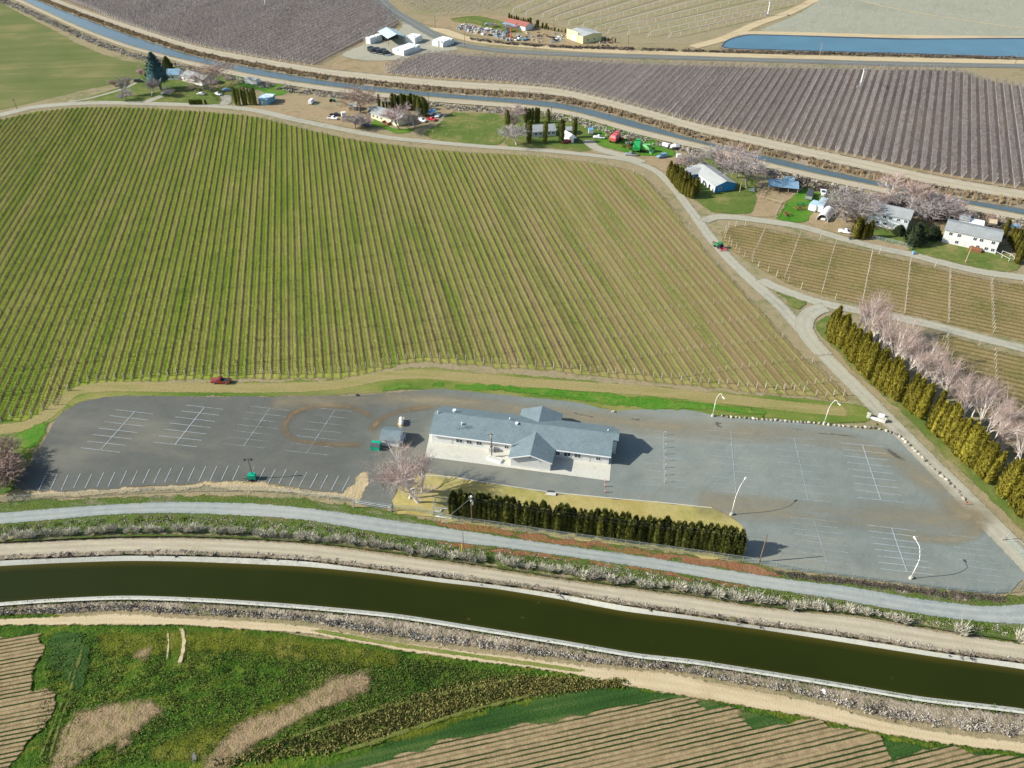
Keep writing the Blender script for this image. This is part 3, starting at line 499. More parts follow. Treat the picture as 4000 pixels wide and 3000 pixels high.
M['arb_olive'] = plantmat('olive_arborvitae', (.07, .072, .012, 1), (.15, .13, .02, 1), .2, 1.1)
M['spruce'] = plantmat('blue_spruce', (.035, .085, .085, 1), (.075, .15, .15, 1), .1, .8)
M['pine'] = plantmat('dark_conifer', (.03, .05, .025, 1), (.075, .10, .045, 1), .1, .8)
M['birch_bark'] = plantmat('birch_bark', (.62, .56, .50, 1), (.80, .74, .68, 1), .05)
M['birch_twig'] = plantmat('birch_twigs', (.30, .215, .18, 1), (.47, .37, .32, 1), .1, .5)
M['bark'] = plantmat('grey_bark', (.17, .14, .12, 1), (.26, .22, .19, 1), .1)
M['twig_grey'] = plantmat('grey_twigs', (.26, .225, .21, 1), (.40, .36, .335, 1), .1)
M['twig_pink'] = plantmat('pinkish_twigs', (.32, .235, .21, 1), (.46, .36, .33, 1), .1)
M['twig_tan'] = plantmat('tan_twigs', (.30, .20, .15, 1), (.40, .30, .24, 1), .1)
M['blossom'] = plantmat('pink_blossom', (.55, .33, .36, 1), (.7, .48, .5, 1), .1)
M['bunch'] = plantmat('bunchgrass', (.34, .32, .24, 1), (.62, .59, .47, 1), .15, 1.5)
M['scrub'] = plantmat('grey_scrub', (.24, .21, .17, 1), (.56, .52, .43, 1), .1, .35)
M['reed'] = plantmat('dry_reeds', (.26, .19, .11, 1), (.50, .38, .22, 1), .1, .2)
M['scrubdark'] = plantmat('dark_scrub', (.08, .065, .052, 1), (.19, .16, .125, 1), .2, .6)
M['tufts'] = plantmat('leafy_tufts', (.03, .07, .012, 1), (.20, .23, .05, 1), .1, .09)
M['weeds'] = plantmat('green_weeds', (.035, .085, .012, 1), (.16, .19, .04, 1), .1, .35)
def rand_tris(P, size, up=.3, elong=1.0):
    """one small triangle at each point, turned at random"""
    n = len(P); size = np.broadcast_to(size, n)[:, None]
    a = rng.normal(0, 1, (n, 3)); a[:, 2] = a[:, 2]*.7+up; a /= np.linalg.norm(a, axis=1)[:, None]
    b = np.cross(a, rng.normal(0, 1, (n, 3))); b /= np.linalg.norm(b, axis=1)[:, None]+1e-9
    V = np.stack([P-b*size*.5, P+b*size*.5, P+a*size*elong], 1).reshape(-1, 3); return V, np.arange(3*n).reshape(-1, 3)
def blades(B, h, wdt, lean=.3):
    n = len(B); d = rng.normal(0, lean, (n, 3)); d[:, 2] = 1; d *= np.broadcast_to(h, n)[:, None]
    t = rng.uniform(0, 2*math.pi, n); s = np.stack([np.cos(t), np.sin(t), 0*t], 1)*np.broadcast_to(wdt, n)[:, None]/2
    V = np.stack([B-s, B+s, B+d], 1).reshape(-1, 3); return V, np.arange(3*n).reshape(-1, 3)
def cat(parts):
    V = []; F = []; k = 0
    for v, f in parts: V.append(v); F.append(f+k); k += len(v)
    return np.concatenate(V), np.concatenate(F)
def tubes(segs, n=4):
    """segs: (p, q, r0, r1) -> quads as triangles"""
    P = np.array([s[0] for s in segs], float); Q = np.array([s[1] for s in segs], float); R0 = np.array([s[2] for s in segs]); R1 = np.array([s[3] for s in segs])
    d = Q-P; d /= np.linalg.norm(d, axis=1)[:, None]+1e-9; ref = np.where(np.abs(d[:, 2:3]) > .9, [[1., 0, 0]], [[0, 0, 1.]])
    a = np.cross(d, ref); a /= np.linalg.norm(a, axis=1)[:, None]; b = np.cross(d, a); V = np.zeros((len(P), 2*n, 3))
    for i in range(n):
        t = 2*math.pi*i/n; o = a*math.cos(t)+b*math.sin(t); V[:, i] = P+o*R0[:, None]; V[:, n+i] = Q+o*R1[:, None]
    f = []
    for i in range(n): j = (i+1) % n; f += [(i, j, n+j), (i, n+j, n+i)]
    F = (np.arange(len(P))[:, None, None]*2*n+np.array(f)[None]).reshape(-1, 3); return V.reshape(-1, 3), F
def rows_in(poly, D, N, sp, off=0.0, minlen=6):
    """segments of parallel lines inside a polygon, lines at N.x = k*sp"""
    W = np.array(poly); n = len(W); pr = W@np.array([N.x, N.y]); al = W@np.array([D.x, D.y]); out = []
    for k in range(int(math.ceil((pr.min()-off)/sp)), int((pr.max()-off)/sp)+1):
        c = k*sp+off; ts = []
        for i in range(n):
            a, b = pr[i]-c, pr[(i+1) % n]-c
            if (a > 0) != (b > 0): t = a/(a-b); ts.append(al[i]+(al[(i+1) % n]-al[i])*t)
        ts.sort()
        for i in range(0, len(ts)-1, 2):
            if ts[i+1]-ts[i] > minlen: out.append((k, c, ts[i], ts[i+1]))
    return out
def inview(x, y, z=0, m=.04):
    f = y*cdn+(CAM_H-z)*sd
    if f <= 0: return False
    u = x/f*FPX/4000; v = ((CAM_H-z)*cdn-y*sd)/f*FPX/3000; return abs(u) < .5+m and abs(v) < .5+m
M['postdark'] = plantmat('dark_post', (.13, .11, .075, 1), (.24, .2, .14, 1), .1)
postme = MB().box(-.07, .07, -.07, .07, 0, 1.75).build('post', M['post']); postme_d = postme.data; bpy.data.objects.remove(postme)
postdk_d = postme_d.copy(); postdk_d.materials.clear(); postdk_d.materials.append(M['postdark'])
endme = MB().cyl((0, 0, 0), (0, 0, 2.0), .11, .1, 6).build('post', M['post']); endme_d = endme.data; bpy.data.objects.remove(endme)
def vine_rows(px, D, N, sp, dens, hfun, matf, label, group, cat_, post_sp, posth=1.0, wdt=.5, shrink=1.0, skipposts=False, blade=.05):
    W = wpts(px); segs = rows_in(catmull(W, 8, True), D, N, sp)
    Dv = np.array([D.x, D.y]); Nv = np.array([N.x, N.y])
    for k, c, t0, t1 in segs:
        t0 += shrink+rng.uniform(-.4, .8); t1 -= shrink+rng.uniform(-.4, .8)
        # keep only the stretch the camera may see
        tt = np.arange(t0, t1, 4.0); vis = [inview(*(Nv*c+Dv*t)) for t in tt]
        if not any(vis): continue
        i0 = vis.index(True); i1 = len(vis)-1-vis[::-1].index(True); a0 = max(t0, tt[i0]-6); a1 = min(t1, tt[i1]+8)
        if a1-a0 < 5: continue
        L = a1-a0; mid = Nv*c+Dv*(a0+a1)/2; n = int(L*dens(mid)); s = rng.uniform(a0, a1, n)
        s = np.round(s/1.15)*1.15*.55+s*.45; s = np.clip(s, a0, a1)
        lat = rng.normal(0, wdt*.33, n); P = Nv*(c+lat)[:, None] if False else (Nv[None]*(c+lat)[:, None]+Dv[None]*s[:, None])
        hh = hfun(mid)*rng.uniform(.35, 1.0, n); B = np.c_[P, rng.uniform(0, .35, n)*hh]
        V1, F1 = blades(B, hh*.8, blade*rng.uniform(.6, 1.8, n), .35)
        # cordon wire and cane along the row
        m = max(2, int(L/1.2)); q = np.linspace(a0, a1, m); jl = rng.normal(0, .06, m); C0 = np.c_[Nv[None]*(c+jl)[:, None]+Dv[None]*q[:, None], .75+rng.normal(0, .08, m)]
        V2, F2 = tubes([(C0[i], C0[i+1], .06, .06) for i in range(m-1)], 3)
        T0 = C0.copy(); T0[:, 2] = 0; V3, F3 = tubes([(T0[i], C0[i], .05, .04) for i in range(m)], 3)
        V, F = cat([(V1, F1), (V2, F2), (V3, F3)])
        o = bpy.data.objects.new('vine_row', None); o.location = (*(Nv*c+Dv*a0), 0); link(o); tag(o, label, cat_, group)
        off = np.array([*(Nv*c+Dv*a0), 0]); npmesh('vines', V-off, F, matf(mid), o)
        if not skipposts:
            tl = [t for t in [t0]+[q_ for q_ in np.arange(math.ceil(t0/post_sp)*post_sp, t1, post_sp)]+[t1] if a0-.1 <= t <= a1+.1]
            for t in tl:
                if not inview(*(Nv*c+Dv*t), m=.02): continue
                pm = bpy.data.objects.new('post', endme_d if t in (t0, t1) else postme_d if mid[0] > 8 else postdk_d); d = Dv*(t-a0); pm.location = (d[0], d[1], 0)
                pm.scale = (1, 1, posth*rng.uniform(.85, 1.12)); pm.rotation_euler = (rng.normal(0, .03), rng.normal(0, .03), 0); link(pm, o)
sh_in = lambda P: P
def vh(mid): return 1.6 if mid[0] < -20 else 1.3 if mid[0] < 25 else .8
vine_rows(VINE, VD, VN, VS, lambda m: 17 if m[0] < -30 else 11 if m[0] < 10 else 7 if m[0] < 40 else 4, vh, lambda m: M['vine'] if m[0] < 25 else M['vine_light'],
          'long pruned grapevine row in the big field above the parking lot', 'rows of the big vineyard', 'vine row', 11.2, 1.0, .7, 3.0)
vine_rows(VINE2, RD, RN, RS, lambda m: 3, lambda m: .6, lambda m: M['vine_light'], 'low vine row in the small vineyard below the ranch houses', 'rows of the side vineyard', 'vine row', 12.4, 1.25, .4, 2.0)
vine_rows(VINE3, RD, RN, RS, lambda m: 3, lambda m: .6, lambda m: M['vine_light'], 'low vine row at the right edge beyond the birches', 'rows behind the birches', 'vine row', 12.4, 1.0, .4, 2.0)
def orchard(px, D, N, sp, h, tris, mat, label, group, lean=.0, shrink=2, tree_sp=1.6, trunks=True, spread=1.25, blade=.11):
    segs = rows_in(catmull(wpts(px), 10, True), D, N, sp); Dv = np.array([D.x, D.y]); Nv = np.array([N.x, N.y])
    for k, c, t0, t1 in segs:
        t0 += shrink; t1 -= shrink; tt = np.arange(t0, t1, 5.0); vis = [inview(*(Nv*c+Dv*t), m=.03) for t in tt]
        if not any(vis): continue
        i0 = vis.index(True); i1 = len(vis)-1-vis[::-1].index(True); a0 = max(t0, tt[i0]-6); a1 = min(t1, tt[i1]+8); L = a1-a0
        if L < 8: continue
        off = np.array([*(Nv*c+Dv*a0), 0]); q = np.arange(0, L, tree_sp); parts = []
        n = int(L*tris); s = rng.uniform(0, L, n); s = np.round(s/tree_sp)*tree_sp*.6+s*.4; side = rng.choice([-1, 1], n)
        zb = rng.uniform(.25, .8, n)*h; lat = side*spread*zb/h*rng.uniform(.5, 1.15, n)+rng.normal(0, .12, n)
        B = np.c_[Nv[None]*lat[:, None]+Dv[None]*s[:, None], zb]; parts.append(blades(B, h*rng.uniform(.15, .38, n), blade*rng.uniform(.5, 1.4, n), .45))
        o = bpy.data.objects.new('orchard_row', None); o.location = off; link(o); tag(o, label, 'orchard row', group)
        V, F = cat(parts); npmesh('branches', V, F, mat, o, None if trunks else 'stuff')
        if trunks:
            sg = []
            for t in q:
                p = Dv*t; e = 1.0 if (t == q[0]) else 0
                for sgn in (-1, 1):
                    hh = h*rng.uniform(.75, .95); l = spread*sgn*.85
                    sg.append(((p[0], p[1], 0), (p[0]+Nv[0]*l, p[1]+Nv[1]*l, hh), .1 if not e else .16, .05 if not e else .12))
            V, F = tubes(sg, 3); npmesh('trunks', V, F, M['trunkpale'], o)['kind'] = 'stuff'
orchard(ORCH2, OD, ON, OS, 3.6, 19, M['orch'], 'bare trellised fruit tree row between the canal and the highway', 'rows of the orchard by the pond')
orchard(ORCH1, dirvec(3300), Vector((dirvec(3300).y, -dirvec(3300).x)), 4.3, 3.8, 15, M['orch'], 'bare fruit tree row in the upper left orchard', 'rows of the upper left orchard', blade=.16)
orchard(ORCH3, dirvec(3300), Vector((dirvec(3300).y, -dirvec(3300).x)), 4.6, 3.2, 6, M['orch'], 'bare fruit tree row behind the highway bend', 'rows of the far small orchard', blade=.16, trunks=False)
WD = Vector((math.cos(math.radians(-28)), math.sin(math.radians(-28)))); WN = Vector((-WD.y, WD.x))
orchard(WIRE, WD, WN, 4.0, 2.0, 2.2, M['vine_light'], 'low trellis row in the tan field at the top', 'rows of the tan trellis field', trunks=False, blade=.12, spread=.3)
orchard(PALE, WD, WN, 5.0, 1.8, 1.6, M['bunch'], 'faint trellis row in the pale field behind the pond', 'rows of the pale field', trunks=False, blade=.12, spread=.3)
# lines of tall trellis posts across the tan field
M['whitepost'] = pmat('bleached_post', (.5, .48, .41, 1), .7)
def wireline(a, b, n, h):
    A, B = G(*a), G(*b); L = math.dist(A, B); mb = MB(); an = math.atan2(B[1]-A[1], B[0]-A[0]); ps = []
    o = thing('trellis_line', 'pale line of tall trellis posts across the tan field', 'trellis', xy=A, rot=an, group='trellis lines of the tan field')
    mb.box(0, L, -.26, .26, h-.12, h); mb.build('wires', M['whitepost'], o)
    for i in range(0, int(L/9)+1):
        p = MB().box(i*9-.06, i*9+.06, -.06, .06, 0, h-.12); p.build('post', M['whitepost'], o)
    MB().tube([(0, 0, h-.15), (-1.2, 0, h*.75), (-2.2, 0, 0)], .13, 5).build('anchor', M['whitepost'], o)
for a, b in [((2124, 68), (2330, -6)), ((2176, 80), (2470, -12)), ((2226, 98), (2610, -20)), ((2280, 108), (2720, -20)), ((2330, 122), (2860, -20)), ((2382, 130), (2990, -14)), ((2460, 136), (3080, 0)), ((2540, 143), (3120, 14)), ((2620, 148), (3010, 60)), ((2058, 60), (2200, 2)), ((2006, 52), (2110, 8))]:
    wireline(a, b, 10, 3.2)
road('field_path', [(3320, -10), (3450, 25), (3650, 62), (3850, 92), (4050, 118)], 2.5, zz(6), M['dirt2'])
# ---- arborvitae prototypes
def arb_proto(name, h, r, mat, tris, seed, leaf=.3, peaks=1, prof=None):
    g = np.random.default_rng(seed); L = []
    prof = prof or (lambda t: (min(1, (t/.12)**.5) if t < .12 else 1)*(1-max(0, (t-.45)/.55)**1.7)**.8)
    root = bpy.data.objects.new(name, None)
    pk = [(0, 0, 1.0)]+[(g.uniform(-.55, .55)*r, g.uniform(-.5, .5)*r, g.uniform(.72, .95)) for _ in range(peaks-1)]
    parts = []; rr = r if peaks == 1 else r*.72
    for (cx, cy, s) in pk:
        n = int(tris/peaks); t = g.uniform(0.02, 1, n)**.85; a = g.uniform(0, 2*math.pi, n); R = np.array([prof(x) for x in t])*rr*(1+.14*np.sin(a*3+seed)+.1*np.sin(t*17+a*2))
        rad = R*g.uniform(.72, 1.08, n); P = np.c_[cx+rad*np.cos(a), cy+rad*np.sin(a), t*h*s]
        sz = leaf*g.uniform(.6, 1.5, n)
        d = np.c_[np.cos(a)*.55, np.sin(a)*.55, np.full(n, .9)]+g.normal(0, .28, (n, 3)); d /= np.linalg.norm(d, axis=1)[:, None]
        b = np.cross(d, np.c_[np.cos(a), np.sin(a), g.normal(0, .4, n)]); b /= np.linalg.norm(b, axis=1)[:, None]+1e-9
        V = np.stack([P-b*sz[:, None]*.42, P+b*sz[:, None]*.42, P+d*sz[:, None]*1.3], 1).reshape(-1, 3); parts.append((V, np.arange(3*n).reshape(-1, 3)))
        m = 10; zs = np.linspace(.03, .97, 12); CV = []; 
        for z in zs:
            for i in range(m):
                aa = 2*math.pi*i/m; R2 = prof(z)*rr*.8*(1+g.uniform(-.1, .1)); CV.append((cx+R2*math.cos(aa), cy+R2*math.sin(aa), z*h*s))
        CF = []
        for k in range(11):
            for i in range(m): j = (i+1) % m; CF += [(k*m+i, k*m+j, (k+1)*m+j), (k*m+i, (k+1)*m+j, (k+1)*m+i)]
        parts.append((np.array(CV), np.array(CF)))
    V, F = cat(parts); crown = npmesh('crown', V, F, mat, root)
    tr = MB().cyl((0, 0, -.1), (0, 0, h*.3), r*.16, r*.1, 6).build('trunk', M['bark'], root); return root
def bare_proto(name, h, bark, twig, seed, spread=.55, forks=6, twigs=5, trunkh=.22, trunkr=.03, stems=1, tw=.03, droop=0, lv2=6, lv3=5, upw=.9):
    g = np.random.default_rng(seed); segs = []; tb = []; td = []; tl = []
    def branch(p, d, L, r, lvl):
        steps = 3 if lvl < 2 else 2; q = np.array(p, float); dd = np.array(d, float)
        pts = [q.copy()]
        for s in range(steps):
            dd = dd+g.normal(0, .14, 3)+np.array([0, 0, .08 if lvl < 2 else .02-droop*.25]); dd /= np.linalg.norm(dd); q2 = q+dd*L/steps
            ra = r*(1-.28*s/steps*1.6); rb = r*(1-.28*(s+1)/steps*1.6)
            if lvl < 3: segs.append((q.copy(), q2.copy(), max(ra, .012), max(rb, .012)))
            q = q2; pts.append(q.copy())
        if lvl == 3:
            for t in range(twigs):
                k = g.uniform(.15, 1); b = pts[0]+(pts[-1]-pts[0])*k; e = dd+g.normal(0, .5, 3); e[2] -= droop; e /= np.linalg.norm(e); tb.append(b); td.append(e); tl.append(L*g.uniform(.45, 1.0))
            tb.append(pts[0]); td.append((pts[-1]-pts[0])/(np.linalg.norm(pts[-1]-pts[0])+1e-9)); tl.append(L); return
        n = forks if lvl == 0 else lv2 if lvl == 1 else lv3
        for i in range(n):
            k = g.uniform(.3, 1) if lvl else g.uniform(.45, 1); j = min(int(k*steps), steps-1); b = pts[j]+(pts[j+1]-pts[j])*(k*steps-j)
            az = 2*math.pi*(i+g.uniform(-.3, .3))/n; side = np.array([math.cos(az), math.sin(az), 0]); e = dd*upw+side*spread*g.uniform(.7, 1.5)*(1.25 if lvl == 0 else 1); e[2] = e[2]*(1 if lvl < 1 else .8)+.12
            e /= np.linalg.norm(e); branch(b, e, L*g.uniform(.5, .72) if lvl else h*g.uniform(.36, .55), r*(.42 if lvl else .5), lvl+1)
    for s in range(stems):
        d = np.array([0, 0, 1.0]) if stems == 1 else np.array([g.normal(0, .22), g.normal(0, .22), 1]); st = np.array([g.uniform(-.3, .3), g.uniform(-.3, .3), -.1]) if stems > 1 else (0, 0, -.1)
        branch(st, d, h*(trunkh+.3 if stems == 1 else .5), h*trunkr, 0)
    root = bpy.data.objects.new(name, None); V, F = tubes(segs, 4); npmesh('trunk', V, F, bark, root)
    tb, td, tl = np.array(tb), np.array(td), np.array(tl); n = len(tb); s = np.cross(td, g.normal(0, 1, (n, 3))); s /= np.linalg.norm(s, axis=1)[:, None]; s *= tw
    V = np.stack([tb-s, tb+s, tb+td*tl[:, None]], 1).reshape(-1, 3); npmesh('crown', V, np.arange(3*n).reshape(-1, 3), twig, root)
    top = max(V[:, 2].max(), 1); k = h/top
    for ch in root.children: ch.data.transform(Matrix.Scale(k, 4))
    return root
def place(proto, name, label, cat_, group, xy, rot, sc):
    o = copytree(proto); o.name = name; put(o, xy, rot, sc); tag(o, label, cat_, group); return o
def drop(protos):
    for p in protos: 
        for c in list(p.children): bpy.data.objects.remove(c)
        bpy.data.objects.remove(p)
def line_pts(px, n, jit=.3, world_off=0):
    P = catmull(wpts(px), 2); P = resample(P, n); T = np.gradient(P, axis=0); T /= np.linalg.norm(T, axis=1)[:, None]; N = np.stack([-T[:, 1], T[:, 0]], 1)
    return P+N*world_off+rng.normal(0, jit, P.shape)
for lst in [0]:
    dark = [arb_proto('arborvitae', 6.4, .95, M['arb_dark'], 1100, 20+i, .34, 1+(i % 3 > 0)) for i in range(5)]
    gold = [arb_proto('arborvitae', 8.6, 1.25, M['arb_gold'], 1500, 40+i, .36, 1+(i % 3)) for i in range(6)]
    olive = [arb_proto('arborvitae', 7, 1.2, M['arb_olive'], 1000, 60+i, .34, 1+i % 2) for i in range(3)]
    col = [arb_proto('cypress', 9, 1.45, M['arb_dark'], 1100, 80+i, .4, 1+i, prof=lambda t: min(1, .72+t*.7)*(1-max(0, (t-.82)/.18)**2.2*.75)) for i in range(3)]
for k, P in enumerate(line_pts([(1775, 2018), (2100, 2063), (2400, 2105), (2700, 2145), (2880, 2172)], 54, .15)):
    place(dark[k % 5], 'arborvitae', 'dark green arborvitae in the front of the dense hedge beside the chain link fence', 'tree', 'hedge below the hall', P, rng.uniform(0, 6), rng.uniform(.78, 1.08))
for k, P in enumerate(line_pts([(1780, 1998), (2100, 2042), (2400, 2084), (2700, 2124), (2885, 2150)], 48, .18)):
    place(dark[(k*2) % 5], 'arborvitae', 'dark green arborvitae in the back of the dense hedge, nearer the hall', 'tree', 'hedge below the hall, back row', P, rng.uniform(0, 6), rng.uniform(.92, 1.12))
HB = [(3240, 1320), (3316, 1400), (3420, 1510), (3529, 1585), (3619, 1660), (3728, 1768), (3836, 1866), (3949, 1972), (4040, 2060), (4130, 2140)]
gp = line_pts(HB, 50, .18)
for k, P in enumerate(gp):
    if k in (4, 13, 19, 24, 38): continue
    place(gold[k % 6], 'arborvitae', 'golden green arborvitae in the tall hedge beside the access lane', 'tree', 'golden hedge along the lane', P, rng.uniform(0, 6), tuple(np.array([1.22, 1.22, 1.27])*rng.uniform(.86, 1.12)))
birch = [bare_proto('birch_tree', 12.5, M['birch_bark'], M['birch_twig'], 100+i, .36, 8, 5, .34, .02, tw=.018, lv2=6, lv3=5, upw=1.75) for i in range(5)]
for k, P in enumerate(line_pts(HB, 30, .6, 7.5)):
    place(birch[k % 5], 'birch_tree', 'bare white birch with pinkish twigs, in the row behind the golden hedge', 'tree', 'birches behind the golden hedge', P, rng.uniform(0, 6), tuple(np.array([1.35, 1.35, 1.42])*rng.uniform(.85, 1.1)))
for k, P in enumerate(line_pts(HB, 22, .8, 11.5)):
    place(birch[(k+2) % 5], 'birch_tree', 'bare white birch in the outer row facing the lower vineyard', 'tree', 'outer row of birches', P, rng.uniform(0, 6), tuple(np.array([1.35, 1.35, 1.3])*rng.uniform(.85, 1.1)))
for lab, (u, v), sc in [('bare white birch at the left of the clump beside the hall patio', (1600, 1948), .86), ('bare white birch at the front of the clump beside the hall patio', (1636, 1964), .92), ('bare white birch at the back of the clump beside the hall patio', (1612, 1915), .9), ('bare white birch at the right of the clump nearest the patio', (1650, 1922), .88)]:
    place(birch[int(u) % 5], 'birch_tree', lab, 'tree', 'birch clump by the hall', G(u, v), rng.uniform(0, 6), (sc*2.5, sc*2.5, sc*1.4))
# ---- trees of the farmhouses
def bare(label, u, vb, vt, kind, wid=None, name='bare_tree'):
    h = hgt(u, vb, vt); kw = dict(grey=(M['bark'], M['twig_grey']), pink=(M['bark'], M['twig_pink']), tan=(M['bark'], M['twig_tan']), white=(M['trunkpale'], M['twig_grey']), birch=(M['birch_bark'], M['birch_twig']), blossom=(M['bark'], M['blossom']))[kind]
    sp = .75 if wid is None else wid
    p = bare_proto(name, max(h, 2), kw[0], kw[1], int(u+vb), sp, 7, 6, .12, .028, tw=.032+h*.0024, lv2=7, lv3=6, upw=1.1 if sp > .6 else 1.4)
    link(p); 
    for c in p.children: pass
    k = 1.6 if sp > .85 else 1.25; put(p, G(u, vb), rng.uniform(0, 6), (k, k, 1)); tag(p, label, 'tree'); return p
def ever(label, u, vb, vt, protos, wid=1, ph=9.0, name='cypress', cat_='tree', group=None):
    h = hgt(u, vb, vt); p = protos[int(u) % len(protos)]; s = h/ph; return place(p, name, label, cat_, group, G(u, vb), rng.uniform(0, 6), (s*wid, s*wid, s))
bare('broad bare tree with twisted trunk over the leftmost farmhouse', 827, 355, 232, 'tan', 1.25)
bare('tall bare tree with open limbs left of the cream farmhouse', 1409, 440, 322, 'tan', .95)
bare('low weeping bare tree at the lane in front of the blue car', 1389, 501, 436, 'grey', 1.1)
bare('second low bare tree over the blue car by the lane', 1412, 500, 445, 'grey', .9)
bare('round pinkish bare tree in front of the cream farmhouse', 1560, 507, 402, 'pink', .8)
bare('dark bare shrub tree right of the pinkish tree', 1592, 500, 425, 'grey', .8)
bare('pink bare tree behind the left cypresses', 2016, 505, 407, 'pink', .7)
bare('small white bare tree at the lane left of the cypresses', 2017, 567, 480, 'white', .9)
bare('slim bare poplar at the edge of the green field', 490, 378, 285, 'white', .3)
bare('small bare fruit tree beside the lane below the poplar', 497, 391, 345, 'grey', .9)
bare('slim bare tree left of the parked silver car', 592, 375, 300, 'white', .35)
bare('bare sapling between the spruce and the lane', 600, 362, 305, 'grey', .4)
bare('small bare tree over the driveway by the silver car', 668, 378, 330, 'grey', .7)
bare('low bare shrub near the black shed', 450, 335, 310, 'tan', 1.2)
bare('pink blossoming tree left of the blue spruce', 560, 305, 258, 'blossom', .6)
bare('grey bare tree behind the left end of the blue house hedge', 2665, 668, 605, 'pink', .8)
bare('bare tree behind the blue house roof', 2728, 668, 572, 'grey', .75)
bare('dark bare tree near the canal bank behind the blue house', 2780, 655, 556, 'grey', .6)
bare('broad bare tree right of the blue house', 2876, 696, 560, 'pink', .85)
bare('tallest bare tree right of the blue house', 2918, 735, 562, 'grey', .8)
bare('small bare tree between the two clumps behind the blue house', 2826, 665, 610, 'pink', .8)
bare('spreading bare tree beside the white hoop shelter', 3306, 868, 735, 'grey', 1.1)
bare('bare tree overlapping the grey house roof', 3345, 860, 742, 'grey', .9)
bare('tall white birch at the canal, left of two', 3470, 790, 664, 'birch', .55, 'birch_tree')
bare('tall white birch at the canal, right of two', 3550, 824, 688, 'birch', .55, 'birch_tree')
for k, (u, v, t) in enumerate([(3620, 860, 770), (3650, 850, 760), (3690, 855, 765), (3730, 850, 775), (3590, 850, 775), (3440, 800, 745), (3500, 810, 750)]):
    p = bare(['grey thicket tree behind the yard of the grey house'] [0], u, v, t, ['grey', 'pink'][k % 2], 1.0); p['group'] = 'thicket behind the grey house'
bare('bare bush tree near the small barn shed', 3868, 868, 832, 'tan', 1.1)
bare('bare tree at the junkyard house', 1977, 124, 92, 'grey', .8)
bare('small bare tree on the junkyard lawn', 1926, 106, 84, 'grey', .9)
for k, (u, v) in enumerate([(20, 1840), (45, 1870), (5, 1900), (30, 1800), (-25, 1860)]):
    p = bare('leafless brown shrub tree at the left edge of the lot', u, v, v-75, 'tan', 1.0); p['group'] = 'shrubs at the left edge of the lot'
# conifers
def conifer(label, u, vb, vt, mat, r, name='conifer', trunk=.12, seed=1):
    h = hgt(u, vb, vt); pr = lambda t: 0.05 if t < trunk else (1-((t-trunk)/(1-trunk))**1.5)*.95*(.75+.25*math.sin(t*38)**2)+.03
    p = arb_proto(name, h, r, mat, 1700, seed, .75, 1, prof=pr); link(p); put(p, G(u, vb), 1.0); return tag(p, label, 'tree')
conifer('tall blue spruce in front of the leftmost farmhouse', 627, 352, 208, M['spruce'], 7.0, 'blue_spruce', .22, 3)
conifer('dark conifer right behind the blue spruce', 661, 285, 226, M['arb_dark'], 3.6, 'conifer', .05, 4)
conifer('bushy dark pine between the grey house and the ranch house', 3566, 955, 880, M['pine'], 4.0, 'pine', .08, 5)
conifer('rounded evergreen bush left of the ranch house', 3642, 934, 893, M['pine'], 2.8, 'evergreen_bush', .02, 6)
conifer('low green bush in front of the grey house', 3510, 916, 890, M['pine'], 2.2, 'evergreen_bush', .02, 7)
for u, v, t, lab in [(3338, 932, 848, 'left olive arborvitae in front of the grey house'), (3352, 928, 858, 'middle olive arborvitae in front of the grey house'), (3370, 934, 872, 'right olive arborvitae in front of the grey house'), (3390, 930, 862, 'outermost olive arborvitae by the grey house path')]:
    ever(lab, u, v, t, olive, 1.0, 7, 'arborvitae')
for u, v, t, lab in [(2067, 560, 475, 'left cypress before the white cottage'), (2131, 560, 473, 'middle cypress before the white cottage'), (2140, 500, 427, 'cypress behind the roof of the white cottage'), (2193, 560, 469, 'right cypress before the white cottage'), (2246, 537, 460, 'lighter cypress beside the garden shed'), (1981, 518, 430, 'cypress at the pasture corner'), (1483, 424, 368, 'single cypress left of the dark tree row')]:
    ever(lab, u, v, t, col, .8 if u != 1483 else .7, 9)
for u in (2052, 2066, 2080, 2094, 2104): ever('dark cypress in the tight group behind the white cottage', u, 482, 422, col, .8, 9, group='cypresses behind the white cottage')
for k, u in enumerate(range(1500, 1640, 12)): ever('dark evergreen in the tall row behind the cream farmhouse', u, 432-(k % 2)*4, 398 if u < 1528 else 366+(k % 3)*4, col, .8, 9, group='evergreens behind the cream farmhouse')
for k, (u, v, t) in enumerate([(1640, 455, 376), (1655, 457, 378), (1664, 450, 386)]): ever('tall dark evergreen at the right end of the row by the parked boats', u, v, t, col, .9, 9, group='evergreens by the boats')
for k, u in enumerate((924, 938, 952, 965, 977, 989, 1001)): ever('dark column tree in the screen left of the pale blue shed', u, 411, 342+(k % 3)*3, col, .62, 9, group='column trees by the pale blue shed')
for k, u in enumerate((744, 753, 762, 771, 780, 789, 804)): ever('short dark cypress of the low hedge at the lane', u, 409, 388, dark, 1.6, 6.4, group='low hedge by the lane')
hp = line_pts([(2612, 695), (2640, 730), (2670, 762), (2700, 776)], 15, .15)
for k, P in enumerate(hp): place(olive[k % 3], 'arborvitae', 'olive green arborvitae in the hedge left of the blue house', 'tree', 'hedge by the blue house', P, rng.uniform(0, 6), rng.uniform(.8, 1.0))
for k, P in enumerate(line_pts([(2616, 690), (2650, 715), (2690, 745), (2712, 760)], 9, .2)): place(olive[k % 3], 'arborvitae', 'inner olive arborvitae in the hedge left of the blue house', 'tree', 'inner hedge by the blue house', P, rng.uniform(0, 6), rng.uniform(.9, 1.05))
